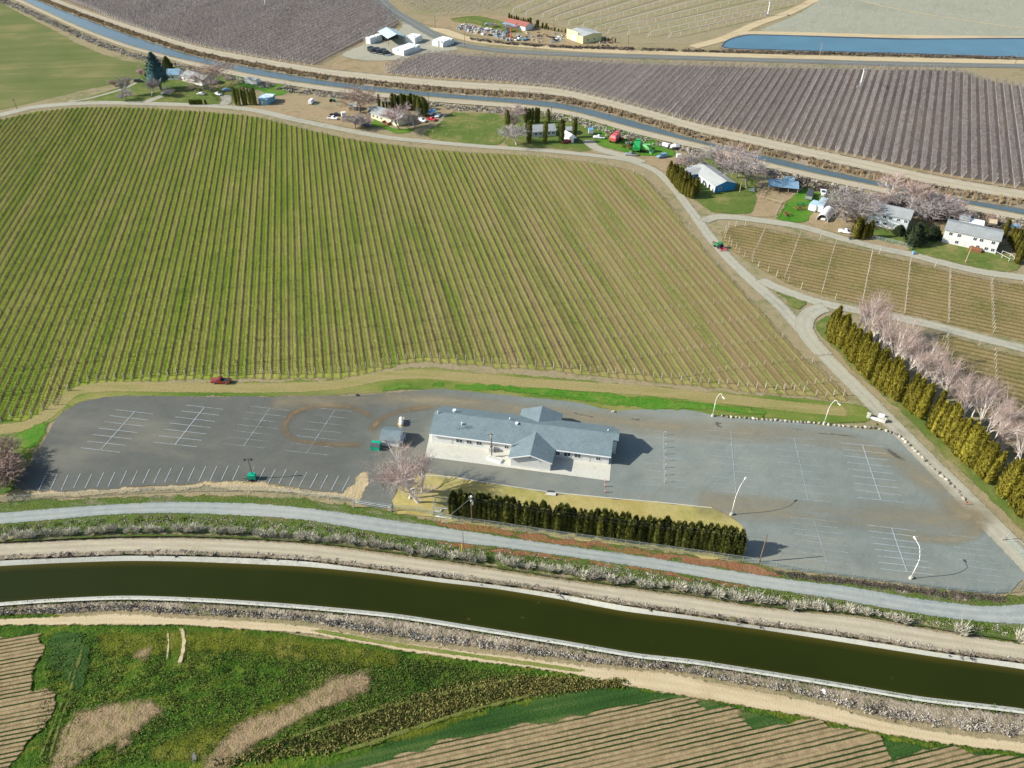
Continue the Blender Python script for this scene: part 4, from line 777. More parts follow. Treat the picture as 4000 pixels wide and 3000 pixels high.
for k, P in enumerate(line_pts([(3915, 932), (3940, 945), (3970, 985), (3985, 1010), (3975, 1032)], 9, .2)): place(olive[k % 3], 'arborvitae', 'olive arborvitae in the curved hedge right of the ranch house', 'tree', 'hedge right of the ranch house', P, rng.uniform(0, 6), rng.uniform(.85, 1.05))
for k, u in enumerate(range(1990, 2075, 9)): ever('tall evergreen in the windbreak behind the red roofed house', u, 82+int((u-1990)*.32), 46+int((u-1990)*.34)+(k % 3)*3, col if u > 2055 else olive, 1.1, 8, group='windbreak behind the red roofed house')
for k, u in enumerate(range(2090, 2410, 13)): ever('small dark evergreen in the low windbreak behind the yellow shop', u, 108+int((u-2090)*.19), 92+int((u-2090)*.19)+(k % 3)*2, col, 1.3, 9, group='low windbreak behind the yellow shop')
for u, v, t in [(2100, 106, 78), (2120, 110, 88), (2135, 112, 90)]: ever('dark tree at the corner of the junkyard', u, v, t, col, 1.3, 9, group='dark junkyard trees')
# ---- tall pale bunchgrass beside the canal road
bun = []
for i in range(5):
    n = 190; a = rng.uniform(0, 2*math.pi, n); r = .55*np.sqrt(rng.uniform(0, 1, n)); B = np.c_[r*np.cos(a), r*np.sin(a), np.zeros(n)]
    d = np.c_[np.cos(a)*r*.9, np.sin(a)*r*.9, np.full(n, 1.0)]+rng.normal(0, .22, (n, 3)); h = rng.uniform(.9, 1.5, n); t = rng.uniform(0, 6.28, n); s = np.c_[np.cos(t), np.sin(t), 0*t]*.085
    V = np.stack([B-s, B+s, B+d*h[:, None]], 1).reshape(-1, 3); o = npmesh('bunchgrass', V, np.arange(3*n).reshape(-1, 3), M['bunch']); S.collection.objects.unlink(o); bun.append(o)
BG = [(0, 2114), (250, 2090), (452, 2084), (640, 2078), (814, 2082), (1000, 2092), (1130, 2106), (1400, 2128), (1560, 2152), (1800, 2185), (2000, 2213), (2200, 2240), (2440, 2285), (2650, 2308), (2800, 2330), (3000, 2360), (3200, 2384), (3420, 2412), (3555, 2440)]
for k, P in enumerate(line_pts(BG, 150, .3)):
    if rng.uniform() < .07: continue
    o = bun[k % 5].copy(); S.collection.objects.link(o); s = rng.uniform(.6, 1.15); put(o, P, rng.uniform(0, 6), (s, s, s*rng.uniform(.6, .9)), .75)
    tag(o, 'shaggy pale bunchgrass clump lining the far side of the canal road', 'grass clump', 'bunchgrass along the canal road')
for (u, v), lab in [((3745, 2478), 'lone pale bunchgrass clump on the verge past the end of the line'), ((3985, 2508), 'last pale bunchgrass clump at the right edge')]:
    o = bun[0].copy(); S.collection.objects.link(o); put(o, G(u, v), 1, 1.5, .6); tag(o, lab, 'grass clump')
# ---- scrub, reeds and weeds that nobody could count
PATCHW = []
def scrubline(name, A, B, n, size, hmax, mat, label, clump=2.2, z0=0.0, per=34, blade=False, excl=()):
    a = resample(catmull(wpts(A), 3), 300); b = resample(catmull(wpts(B), 3), 300); parts = []
    for _ in range(n):
        i = rng.integers(0, 300); t = rng.uniform(); c = a[i]*(1-t)+b[i]*t
        if not inview(c[0], c[1], m=.03): continue
        if any(inpoly(np.array([c[0]]), np.array([c[1]]), q)[0] for q in excl): continue
        R = clump*rng.uniform(.4, 1); H = hmax*rng.uniform(.4, 1); g = rng.normal(0, .42, (per, 3)); P = np.c_[c[0]+g[:, 0]*R, c[1]+g[:, 1]*R, z0+np.abs(g[:, 2])*H*.6]
        if blade: P[:, 2] = z0; parts.append(blades(P, H*rng.uniform(.5, 1, per), size*rng.uniform(.5, 1.5, per), .2))
        else: parts.append(rand_tris(P, size*rng.uniform(.5, 1.6, per), .5, 1.2))
    V, F = cat(parts); o = npmesh(name, V, F, mat); tag(o, label, 'scrub', None, 'stuff'); return o
def offs(P, k): return [(u, v+k) for u, v in P]
EX = [np.array(wpts(p)) for p in ([(290, 2860), (330, 2800), (430, 2755), (560, 2742), (620, 2770), (570, 2830), (480, 2880), (340, 2930), (230, 2965), (220, 2930)], [(540, 2550), (585, 2525), (575, 2570), (520, 2640), (490, 2700), (460, 2740), (440, 2730), (460, 2670), (500, 2600)], [(820, 2990), (900, 2880), (1000, 2820), (1110, 2780), (1300, 2660), (1440, 2640), (1400, 2700), (1200, 2790), (1050, 2870), (950, 2930), (870, 3000)], [(650, 2440), (725, 2440), (730, 2620), (650, 2620)])]
nearA = offs(WL, 22); nearB = offs(TU, -16)
scrubline('dry_scrub', nearA, nearB, 1300, .22, .8, M['scrub'], 'pale grey dry scrub on the slope between the canal and the field track', 1.1, .3)
scrubline('dark_scrub', nearA, nearB, 240, .24, 1.0, M['scrubdark'], 'dark brown brush patches among the pale scrub by the canal', 1.3, .3)
scrubline('weeds', offs(WL, 13), offs(WL, 24), 420, .18, .3, M['weeds'], 'green weeds just below the near canal kerb', 1.0, .75, 18)
scrubline('dry_scrub', offs(RIM, -11), offs(RIM, -3), 130, .16, .4, M['scrub'], 'dry weeds on the far concrete edge of the canal', .7, .95)
scrubline('dark_scrub', offs(RIM, -3), offs(RIM, 10), 45, .3, .8, M['scrubdark'], 'dark brush hanging over the far concrete edge of the canal', .8, .7)
reedA = upw(FU, 4); reedB = upw(FU, 18)
scrubline('reeds', reedA, reedB, 1900, .35, 2.3, M['reed'], 'tan reeds and brush along the far bank of the upper canal', 1.6, .15, 30, True)
scrubline('dark_scrub', upw(FU, 12), upw(FU, 20), 420, .5, 1.8, M['scrubdark'], 'dark brush tops along the reeds of the upper canal', 1.8, .3, 26)
nb = [(u, v+(32 if u > 2300 else 28)) for u, v in FL]; nb2 = [(u, v+(52 if u > 2000 else 46)) for u, v in FL]
scrubline('sagebrush', nb, nb2, 1300, .5, 1.5, M['scrub'], 'grey sagebrush strip between the upper canal and the farmyards', 2.0, .05, 30)
scrubline('dark_scrub', nb, nb2, 300, .5, 1.5, M['scrubdark'], 'brownish brush in the sagebrush strip behind the farmyards', 2.2, .05, 30)
scrubline('dark_scrub', [(3100, 690), (3300, 745), (3500, 790), (3800, 860), (4000, 900)], [(3050, 720), (3250, 760), (3400, 810), (3750, 880), (4000, 905)], 260, .5, 2.2, M['scrubdark'], 'tangled brush behind the ranch houses', 2.2, .05, 34)
scrubline('weeds', offs(GL, 12), offs(RU, -28), 600, .18, .28, M['weeds'], 'green weeds between the gravel road and the bunchgrass line', 1.3, .1, 24)
scrubline('dry_scrub', offs(GL, 12), offs(RU, -22), 600, .15, .3, M['scrub'], 'straw coloured grass between the gravel road and the bunchgrass line', 1.2, .1, 20)
scrubline('dry_scrub', [(3010, 2232), (3400, 2276), (3700, 2312), (3930, 2335)], [(3090, 2256), (3400, 2290), (3700, 2335), (3930, 2350)], 330, .16, .4, M['scrubdark'], 'brownish grey scrub between the lot and the gravel road', 1.0, .1, 26)
scrubline('roadside_scrub', [(1840, 150), (2000, 168), (2200, 182), (2450, 188), (2800, 200), (3200, 206), (4000, 226)], [(1840, 158), (2000, 176), (2200, 188), (2450, 196), (2800, 206), (3200, 214), (4000, 234)], 520, .6, 1.6, M['scrubdark'], 'dark brush along the track above the highway', 2.5, .05, 24)
scrubline('field_tufts', [(200, 2480), (900, 2490), (1500, 2560), (2100, 2650)], [(150, 2990), (500, 2990), (900, 2960), (2000, 2730)], 2300, .17, .3, M['tufts'], 'leafy green tufts over the weedy field at the bottom', 1.9, .3, 26, excl=EX)
scrubline('dry_tufts', [(1700, 2700), (2000, 2650), (2400, 2670), (2450, 2668)], [(800, 3000), (1300, 2930), (1900, 2740), (2330, 2680)], 1100, .3, .35, plantmat('straw_tufts', (.10, .115, .03, 1), (.34, .29, .09, 1), .1), 'straw yellow tufts beside the dark grass band', 1.2, .3, 20)
drop(dark+gold+olive+col+birch)
# ------------------------------------------------------------------ built things
def shingle(name, col):
    t = NT(name); n = t.noise(.5, 4, .6); n2 = t.noise(5, 3, .7); wv = t.n('ShaderNodeTexWave', wave_type='BANDS', bands_direction='Y'); wv.inputs['Scale'].default_value = 1.1; wv.inputs['Distortion'].default_value = .6
    t.l(t.n('ShaderNodeTexCoord').outputs['Object'], wv.inputs['Vector'])
    c = t.mix(1.0, col, t.ramp(t.math('ADD', t.math('MULTIPLY', n, .25), t.math('MULTIPLY', n2, .75)), [(.36, .7), (.64, 1.28)]), 'MULTIPLY'); c = t.mix(.3, c, t.mix(1.0, c, wv.outputs['Color'], 'MULTIPLY'))
    t.bump(n2, .4, .05); return t.fin(c, .85, None, .2)
M['shingle'] = shingle('blue_grey_shingles', (.178, .238, .25, 1)); M['white'] = pmat('white_siding', (.62, .62, .59, 1), .7, .06); M['trim'] = pmat('white_trim', (.8, .8, .77, 1), .5, .03)
M['glass'] = pmat('window_glass', (.03, .05, .07, 1), .08, .1, spec=.8); M['door'] = pmat('door_paint', (.6, .6, .57, 1), .5)
M['metal'] = pmat('galvanised', (.55, .57, .58, 1), .35, .15, metal=.6); M['lampwhite'] = pmat('white_pole_paint', (.78, .76, .68, 1), .5, .08); M['wood'] = pmat('pole_wood', (.17, .12, .08, 1), .9, .3, 2)
M['woodlight'] = pmat('pale_wood', (.42, .34, .22, 1), .85, .25, 2); M['black'] = pmat('black_rubber', (.02, .02, .02, 1), .8); M['cgreen'] = pmat('bright_green_paint', (.0, .33, .19, 1), .45, .15)
M['dkgrey'] = pmat('dark_grey_paint', (.06, .065, .07, 1), .5); M['tyre'] = pmat('tyre', (.018, .018, .018, 1), .9); M['redpaint'] = pmat('red_safety_paint', (.65, .09, .06, 1), .5)
M['rock'] = plantmat('pale_rock', (.16, .145, .12, 1), (.5, .46, .38, 1), .4, 2.0); M['rust'] = pmat('rusty_iron', (.22, .09, .04, 1), .85, .35, 2); M['blueglass'] = pmat('bluish_sign', (.1, .2, .45, 1), .5)
def window(mb_parent, x, z, w, h, y=0.0, pane='glass', axis='y', label=None):
    """frame + pane on a wall facing -y (axis y) or +-x"""
    f = MB(); t = .09; d0, d1 = -.07, .0
    def bx(m, a0, a1, b0, b1, e0, e1):
        if axis == 'y': m.box(a0, a1, y+e0, y+e1, b0, b1)
        else: m.box(y+e0, y+e1, a0, a1, b0, b1) if axis == 'x' else m.box(y-e1, y-e0, a0, a1, b0, b1)
    bx(f, x-w/2-t, x+w/2+t, z+h, z+h+t, d0, d1); bx(f, x-w/2-t, x+w/2+t, z-t, z, d0, d1); bx(f, x-w/2-t, x-w/2, z, z+h, d0, d1); bx(f, x+w/2, x+w/2+t, z, z+h, d0, d1); bx(f, x-.03, x+.03, z, z+h, -.05, d1)
    fr = f.build('window', M['trim'], mb_parent); p = MB(); bx(p, x-w/2, x-.03, z, z+h, -.03, -.003); bx(p, x+.03, x+w/2, z, z+h, -.03, -.003); p.build('pane', M[pane], fr); return fr
def doorp(par, x, w=.95, h=2.05, y=0.0, mat='door'):
    d = MB().box(x-w/2, x+w/2, y-.06, y, .02, h).build('door', M[mat], par); MB().box(x+w/2-.14, x+w/2-.08, y-.1, y-.06, .95, 1.05).build('handle', M['metal'], d); return d
def roof_gable(L, D, ev, rd, ox, oy, th=.14, x0=0.0, y0=0.0):
    """gable roof shell over the box 0..L x 0..D, ridge along x"""
    m = MB(); s = (rd-ev)/(D/2); e = ev-s*oy
    sec = lambda x: [(x, y0-oy, e), (x, y0+D/2, rd), (x, y0+D+oy, e), (x, y0+D+oy, e+th), (x, y0+D/2, rd+th), (x, y0-oy, e+th)]
    return m.loft([sec(x0-ox), sec(x0+L+ox)])
def house(name, label, A, B, depth, eave, ridge, roofm, wallm, cat_='house', wins=(), doors=(), ridge_y=False, ox=.4, oy=.4, xy0=None, rot=None, length=None, chimney=None, side=None):
    a, b = G(*A), G(*B); L = length or math.dist(a, b); rot = math.atan2(b[1]-a[1], b[0]-a[0]) if rot is None else rot
    o = thing(name, label, cat_, xy=a, rot=rot); e = eave-.03
    if not ridge_y:
        w_ = MB().loft([[(x, 0, 0), (x, depth, 0), (x, depth, e), (x, depth/2, ridge-.05), (x, 0, e)] for x in (0, L)]); w_.build('wall', wallm, o)
        r = roof_gable(L, depth, eave, ridge, ox, oy).build('roof', roofm, o)
    else:
        MB().loft([[(0, y, 0), (L, y, 0), (L, y, e), (L/2, y, ridge-.05), (0, y, e)] for y in (0, depth)]).build('wall', wallm, o)
        s = (ridge-eave)/(L/2); ee = eave-s*oy; sec = lambda y: [(-oy, y, ee), (L/2, y, ridge), (L+oy, y, ee), (L+oy, y, ee+.14), (L/2, y, ridge+.14), (-oy, y, ee+.14)]
        r = MB().loft([sec(-ox), sec(depth+ox)]).build('roof', roofm, o)
    if chimney: MB().box(chimney-.3, chimney+.3, depth*.6, depth*.6+.6, ridge-.9, ridge+.7).build('chimney', M['rock'], r)
    mx = max([w_[0] for w_ in wins]+list(doors)+[0])+1.5; kx = min(1, L/mx)
    wins = [(w_[0]*kx,)+tuple(w_[1:]) for w_ in wins]; doors = [d*kx for d in doors]; o['span'] = L
    for w_ in wins: window(o, *w_)
    for d in doors: doorp(o, d)
    return o
# ---- the hall
a, b = G(1677, 1697, 3), G(2387, 1787, 3); HL = math.dist(a, b); hr = math.atan2(b[1]-a[1], b[0]-a[0])
hall = thing('community_hall', 'long low white hall with blue grey shingle roof and a gabled entrance wing', 'building', xy=a, rot=hr)
D = 11.2; EV, RG = 3.0, 5.6; ov = .55
MB().loft([[(x, ov, 0), (x, D-ov, 0), (x, D-ov, EV+.12), (x, D/2, RG-.08), (x, ov, EV+.12)] for x in (.45, HL-.45)]).build('wall', M['white'], hall)
sl = (RG-EV)/(D/2); sec = lambda x: [(x, 0, EV), (x, D/2, RG), (x, D, EV), (x, D, EV+.16), (x, D/2, RG+.16), (x, 0, EV+.16)]
roof = MB().loft([sec(0), sec(HL)]).build('roof', M['shingle'], hall)
sec2 = lambda x: [(x, 4.0, EV+sl*4.0-.001), (x, D/2, RG-.002), (x, 9.6, RG-sl*4.0), (x, 9.6, RG-sl*4.0+.158), (x, D/2, RG+.157), (x, 4.0, EV+sl*4.0+.157)]
MB().loft([sec2(HL), sec2(HL+1.3)]).build('roof_extension', M['shingle'], roof)
MB().box(HL-.45, HL+.9, 4.6, 9.0, 0, EV+.9).build('side_porch', M['white'], hall)
MB().box(HL+.9, HL+.94, 5.2, 6.2, 0, 2.1).build('side_door', M['dkgrey'], hall)
MB().box(0, 20.6, -.12, 0, EV-.1, EV+.16).box(31.6, HL, -.12, 0, EV-.1, EV+.16).build('fascia', M['trim'], hall)
WX = 26.0; WH = 5.3; PR = 4.85; WR = 4.75
def wing(y0, y1, nm, prm):
    s = (WR-EV)/WH; sc = lambda y: [(WX-WH, y, EV), (WX, y, WR), (WX+WH, y, EV), (WX+WH, y, EV+.16), (WX, y, WR+.16), (WX-WH, y, EV+.16)]
    MB().loft([sc(y0), sc(y1)]).build(nm, M['shingle'], roof)
wing(-PR, (WR-EV)/sl+.15, 'wing_roof', 0)
def wing2():
    s = (WR-EV)/WH; y1 = D+2.6; y0 = D-(WR-EV)/sl-.15; sc = lambda y: [(WX-WH, y, EV), (WX, y, WR), (WX+WH, y, EV), (WX+WH, y, EV+.16), (WX, y, WR+.16), (WX-WH, y, EV+.16)]
    MB().loft([sc(y0), sc(y1)]).build('wing_roof', M['shingle'], roof); MB().loft([[(WX-WH+.5, y, 0), (WX+WH-.5, y, 0), (WX+WH-.5, y, EV+.08), (WX, y, WR-.08), (WX-WH+.5, y, EV+.08)] for y in (D-.6, D+2.1)]).build('rear_wall', M['white'], hall)
wing2()
MB().loft([[(WX-WH+.5, y, 0), (WX+WH-.5, y, 0), (WX+WH-.5, y, EV+.08), (WX, y, WR-.08), (WX-WH+.5, y, EV+.08)] for y in (-PR+.6, .6)]).build('wing_wall', M['white'], hall)
g1 = lambda y: [(WX-WH, y, EV-.1), (WX, y, WR-.1), (WX+WH, y, EV-.1), (WX+WH, y, EV+.18), (WX, y, WR+.18), (WX-WH, y, EV+.18)]
MB().loft([g1(-PR-.08), g1(-PR)]).build('gable_trim', M['trim'], hall)
MB().cyl((WX, -PR-.16, WR-.5), (WX, -PR-.08, WR-.5), .18, n=8).build('gable_light', M['dkgrey'], hall)
for x, w_, h_ in ((7.4, 1.6, 1.1), (9.9, 1.3, 1.1), (12.4, 1.3, 1.1), (19.3, 1.0, .9), (31.9, .9, 1.3), (34.2, 1.5, 1.5), (36.7, 1.5, 1.5), (41.7, 1.0, .9)): window(hall, x, 1.1, w_, h_, ov)
for x in (5.1, 39.2): doorp(hall, x, 1.0, 2.1, ov)
MB().cyl((0.9, D*.47, RG-.3), (0.9, D*.47, RG+.75), .12, n=8).build('vent_pipe', M['trim'], roof)
for x, y, r_, h_, nm in ((4.6, 7.4, .34, .7, 'turbine_vent'), (7.5, 3.2, .14, .8, 'vent_pipe'), (18.9, 6.6, .12, .55, 'vent_pipe'), (21.0, 5.0, .28, .5, 'vent_pipe'), (43.2, 7.2, .12, .4, 'vent_pipe')):
    z = RG-abs(y-D/2)*sl; MB().cyl((x, y, z), (x, y, z+h_), r_, n=10).cyl((x, y, z+h_), (x, y, z+h_+.12), r_*1.35, n=10).build(nm, M['trim'], roof)
an = thing('roof_antenna', 'thin television antenna standing on the left end of the hall roof', 'antenna', xy=(0, 0)); c, s_ = math.cos(hr), math.sin(hr); an.location = (a[0]+c*6.4-s_*1.9, a[1]+s_*6.4+c*1.9, 3.9)
mb = MB().cyl((0, 0, 0), (0, 0, 2.6), .045, n=6).cyl((-.9, 0, 2.45), (1.2, .1, 2.45), .035, n=5)
for k in range(6): mb.cyl((-.8+k*.36, -.7+k*.06, 2.45), (-.8+k*.36, .7-k*.06, 2.45), .03, n=4)
mb.build('mast', M['metal'], an)
ac = thing('air_conditioner', 'white air conditioning cabinet against the hall wall left of the entrance wing', 'air conditioner', xy=(a[0]+c*15.6+s_*.1, a[1]+s_*15.6-c*.1), rot=hr, z=.17)
MB().box(-.6, .6, -.5, .4, 0, 1.5).build('cabinet', M['white'], ac); MB().cyl((0, -.05, 1.5), (0, -.05, 1.56), .38, n=12).build('fan_grille', M['dkgrey'], ac); MB().box(-.5, .5, -.52, -.5, .2, 1.3).build('louvre', M['metal'], ac)
fp = thing('floodlight_pole', 'tall brown wooden pole with a floodlight standing on the patio in front of the hall', 'pole', 1921, 1784, z=.17)
MB().cyl((0, 0, 0), (0, 0, 7.6), .17, .12, 8).build('pole', M['wood'], fp); MB().box(-.9, .5, -.09, .09, 7.0, 7.15).build('crossarm', M['wood'], fp); MB().box(-.32, .02, -.3, -.1, 6.2, 7.0).build('floodlight', M['lampwhite'], fp); MB().box(-.22, -.05, -.35, -.15, 1.4, 2.0).build('meter_box', M['metal'], fp)
pl = thing('concrete_planter', 'low slanted white concrete block beside the pole on the patio', 'planter', 1932, 1796, -.45, z=.17); MB().loft([[(-1.9, -.7, 0), (1.9, -.7, 0), (1.9, .7, 0), (-1.9, .7, 0)], [(-1.8, -.6, .5), (1.8, -.6, .5), (1.8, .6, .5), (-1.8, .6, .5)]]).build('block', M['trim'], pl); MB().box(-1.6, 1.6, -.45, .45, .5, .54).build('top_slab', M['concrete'], pl)
# ---- shed, skip, tank, light tower
sh = house('pump_shed', 'small white shed with blue grey shingle roof left of the hall', (1492, 1741), (1560, 1747), 4.2, 2.4, 3.5, M['shingle'], M['white'], 'shed', doors=(1.4,), ox=.3, oy=.45)
MB().box(4.75, 5.5, -.4, 3.0, 1.9, 2.02).build('lean_to', M['metal'], sh)
for y in (-.3, 2.8): MB().cyl((5.35, y, 0), (5.35, y, 1.9), .05, n=6).build('post', M['trim'], sh)
dk = thing('dumpster', 'bright green dumpster with dark lid beside the small shed', 'dumpster', 1470, 1752, -.15)
MB().loft([[(-1.15, y, .15), (1.15, y, .15), (1.15, y, z1), (-1.15, y, z1)] for y, z1 in ((-.95, 1.3), (.0, 1.75), (.95, 1.75))]).build('body', M['cgreen'], dk)
MB().loft([[(-1.17, y, z1), (1.17, y, z1), (1.17, y, z1+.06), (-1.17, y, z1+.06)] for y, z1 in ((-.97, 1.31), (.0, 1.77))]).build('lid', M['dkgrey'], dk)
for x in (-1.25, 1.25): MB().box(x-.1, x+.1, -.4, .4, .8, .95).build('fork_pocket', M['cgreen'], dk)
for x in (-.9, .9): MB().cyl((x, -.7, .0), (x, -.7, .16), .1, n=8).build('caster', M['tyre'], dk)
pt = thing('propane_tank', 'white propane tank on a sandy pad behind the shed', 'tank', 1568, 1655, math.pi/2+.1)
MB().tube([(-1.45, 0, .95), (-1.3, 0, .95), (-1.1, 0, .95), (1.1, 0, .95), (1.3, 0, .95), (1.45, 0, .95)], [.1, .36, .5, .5, .36, .1], 14).build('tank', M['trim'], pt, True)
for x in (-.8, .8): MB().box(x-.1, x+.1, -.4, .4, 0, .5).build('saddle', M['concrete'], pt)
MB().cyl((0, 0, 1.4), (0, 0, 1.62), .16, n=10).build('valve_dome', M['trim'], pt)
fr = thing('guard_rail', 'low steel pipe frame between the propane tank and the hall', 'pipe frame', 1585, 1652, .1); MB().tube([(0, 0, 0), (0, 0, 1.1), (2.0, 0, 1.1), (2.0, 0, 0)], .05, 6).build('rail', M['metal'], fr); MB().box(.9, 1.1, -.05, .05, .3, 1.4).build('meter', M['metal'], fr)
sp = sheet('sand_pad', [(1553, 1640), (1575, 1624), (1585, 1635), (1580, 1660), (1575, 1678), (1555, 1672)], zz(6), M['sand'], soft=.4, jag=.05)
lt = thing('light_tower', 'towable light tower with green engine box and raised mast in the left lot', 'light tower', 986, 1873, .05)
MB().loft([[(-1.0, y, .5), (1.0, y, .5), (.9, y, 1.7), (-.75, y, 1.75)] for y in (-.6, .6)]).build('engine_box', M['cgreen'], lt)
MB().box(-1.1, 1.1, -.65, .65, .38, .5).box(-2.3, -1.1, -.05, .05, .4, .5).build('chassis', M['dkgrey'], lt)
for y in (-.75, .75): MB().cyl((.1, y-.1, .35), (.1, y+.1, .35), .35, n=12).build('wheel', M['tyre'], lt)
ms = MB().cyl((.3, 0, .5), (.3, 0, 3.6), .11, n=6).cyl((.3, 0, 3.6), (.3, 0, 6.6), .08, n=6).build('mast', M['dkgrey'], lt)
MB().box(-.5, 1.1, -.04, .04, 6.55, 6.65).build('lamp_bar', M['dkgrey'], ms)
for x in (-.45, 1.05): MB().loft([[(x-.3, -.1, 6.1), (x+.3, -.1, 6.1), (x+.3, -.1, 6.6), (x-.3, -.1, 6.6)], [(x-.16, .25, 6.25), (x+.16, .25, 6.25), (x+.16, .25, 6.5), (x-.16, .25, 6.5)]]).build('floodlight', M['dkgrey'], lt)
for x, y in ((-1.9, -1.2), (1.6, -1.2), (1.6, 1.2), (-1.9, 1.2)): MB().cyl((x*.5, y*.5, .42), (x, y, .1), .04, n=5).cyl((x, y, 0), (x, y, .4), .05, n=5).build('outrigger', M['dkgrey'], lt)
# ---- kerb, drain, bollards
def kerb(name, px, h, w_, mat, z0=.1):
    P = catmull(wpts(px), 2); T = np.gradient(P, axis=0); T /= np.linalg.norm(T, axis=1)[:, None]; N = np.stack([-T[:, 1], T[:, 0]], 1); A = P-N*w_/2; B = P+N*w_/2; m = MB()
    return m.loft([[(*A[i], z0), (*B[i], z0), (*B[i], z0+h), (*A[i], z0+h)] for i in range(len(P))]).build(name, mat)
k1 = kerb('kerb', [(1592, 1857), (1745, 1864), (2000, 1903), (2136, 1923)], .15, .2, M['concrete']); k1['kind'] = 'structure'
k2 = kerb('kerb', [(2170, 1927), (2400, 1949), (2600, 1967), (2780, 1986)], .15, .2, M['concrete']); k2['kind'] = 'structure'
cb = thing('storm_drain', 'concrete storm drain apron with dark grate set into the kerb below the patio', 'storm drain', 2152, 1930, -.1, z=.12); MB().box(-1.15, 1.15, -.55, .35, 0, .2).build('apron', M['concrete'], cb); MB().box(-.8, .75, .4, 1.15, 0, .03).build('grate', M['dkgrey'], cb)
def small_sign(name, label, cat_, u, v, h, col, plate=None, group=None, r=.05):
    o = thing(name, label, cat_, u, v, group=group); MB().cyl((0, 0, 0), (0, 0, h), r, n=6).build('post', M[col], o)
    if plate: MB().box(-plate[0]/2, plate[0]/2, -.03-r, -r, h-plate[1], h).build('plate', M[plate[2]], o)
    MB().cyl((0, 0, 0), (0, 0, .08), r*3, r*2.5, 8).build('base', M['dkgrey'] if col != 'redpaint' else M['redpaint'], o); return o
nums = ['first', 'second', 'third', 'fourth', 'fifth', 'sixth', 'seventh', 'eighth']
for k, v in enumerate((1702, 1726, 1751, 1776, 1803, 1829, 1858, 1886)): small_sign('parking_sign', f'thin sign post on the stall line right of the hall, {nums[k]} from top', 'sign', 2597, v, 1.6, 'metal', (.32, .48, 'trim'), 'parking signs right of the hall')
for lab, v, h in (('topmost', 1884, .9), ('middle', 1903, 1.35), ('lowest', 1926, 1.25)): 
    o = small_sign('delineator', f'red and white plastic marker post off the patio corner, {lab} of three', 'marker post', 2363, v, h, 'redpaint', None, 'marker posts by the patio', .09); MB().cyl((0, 0, h*.6), (0, 0, h*.8), .1, n=8).build('band', M['trim'], o)
o = small_sign('delineator', 'red marker post at the end of the boulder line by the lane', 'marker post', 3771, 1974, 1.3, 'redpaint', (.5, .5, 'redpaint'), None, .06)
for (u, v), lab in (((3912, 2112), 'shorter grey steel gate post at the right lot entrance'), ((3926, 2110), 'taller leaning grey steel gate post at the right lot entrance')):
    o = small_sign('gate_post', lab, 'post', u, v, 1.6 if u < 3920 else 2.4, 'metal', None, None, .09)
mk = thing('utility_box', 'small pale box on the gravel above the hall', 'box', 2394, 1611); MB().box(-.35, .35, -.25, .25, 0, .45).build('box', M['trim'], mk); MB().box(-.4, .4, -.3, .3, .45, .5).build('lid', M['woodlight'], mk)
mk = thing('manhole', 'round dark manhole ring at the top edge of the left lot', 'manhole', 1396, 1546); MB().cyl((0, 0, 0), (0, 0, .35), .45, n=14).build('ring', M['dkgrey'], mk)
MB().box(-.3, .3, -.2, .2, .36, .42).build('cover', M['black'], mk)
# monument at the lane
mo = thing('entrance_monument', 'low white concrete entrance wall with two pillars beside the lane', 'monument', 3420, 1640, -.55); MB().box(-1.6, 1.6, -.2, .2, 0, .6).build('wall', M['trim'], mo)
for x in (-1.9, 1.9): MB().box(x-.4, x+.4, -.4, .4, 0, 1.2).box(x-.48, x+.48, -.48, .48, 1.2, 1.32).build('pillar', M['concrete'], mo)
sl_ = thing('leaning_slab', 'white stone slab leaning on the right pillar of the entrance wall', 'slab', 3441, 1632, -.4); MB().loft([[(-.7, -.2, .1), (.7, -.2, .1), (.7, .1, .1), (-.7, .1, .1)], [(-.7, .3, 1.0), (.7, .3, 1.0), (.7, .5, 1.0), (-.7, .5, 1.0)]]).build('slab', M['trim'], sl_)
# ---- street lamps
def lamp(label, u, v, h, adir, reach=2.2, hook=True):
    o = thing('street_lamp', label, 'street lamp', u, v, group='lamps of the parking lot'); d = Vector((math.cos(adir), math.sin(adir), 0)); pts = [Vector((0, 0, .5)), Vector((0, 0, h*.55))]
    pts += [d*(reach*k*.12)*(k/3)+Vector((0, 0, h*(.55+.1*k))) for k in (1, 2, 3)]
    e = pts[-1]; pts += [e+d*(reach*.22)+Vector((0, 0, h*.07)), e+d*(reach*.5)+Vector((0, 0, h*.08)), e+d*reach*.72+Vector((0, 0, h*(.02 if hook else .1)))]
    n = len(pts); MB().tube([tuple(p) for p in pts], [.085-.035*i/(n-1) for i in range(n)], 8).build('pole', M['lampwhite'], o, True); p = pts[-1]; q = p+d*.75+Vector((0, 0, -.3 if hook else .05))
    MB().cyl(p, q, .14, .2, 8).build('lamp_head', M['lampwhite'], o); MB().cyl((0, 0, 0), (0, 0, .7), .38, .34, 12).build('base', M['concrete'], o); return o
lamp('white gooseneck lamp at the top edge of the lot, where the boulder line begins', 2783, 1627, 8.8, -.9, 1.5); lamp('white gooseneck lamp among the boulders near the lane', 3218, 1657, 9.0, -.7, 1.5)
lamp('white gooseneck lamp at the corner of the lawn', 2856, 2012, 9.0, .9, 3, False); lamp('white gooseneck lamp at the lower right edge of the lot', 3556, 2261, 9.3, 1.75, 2.6, False)
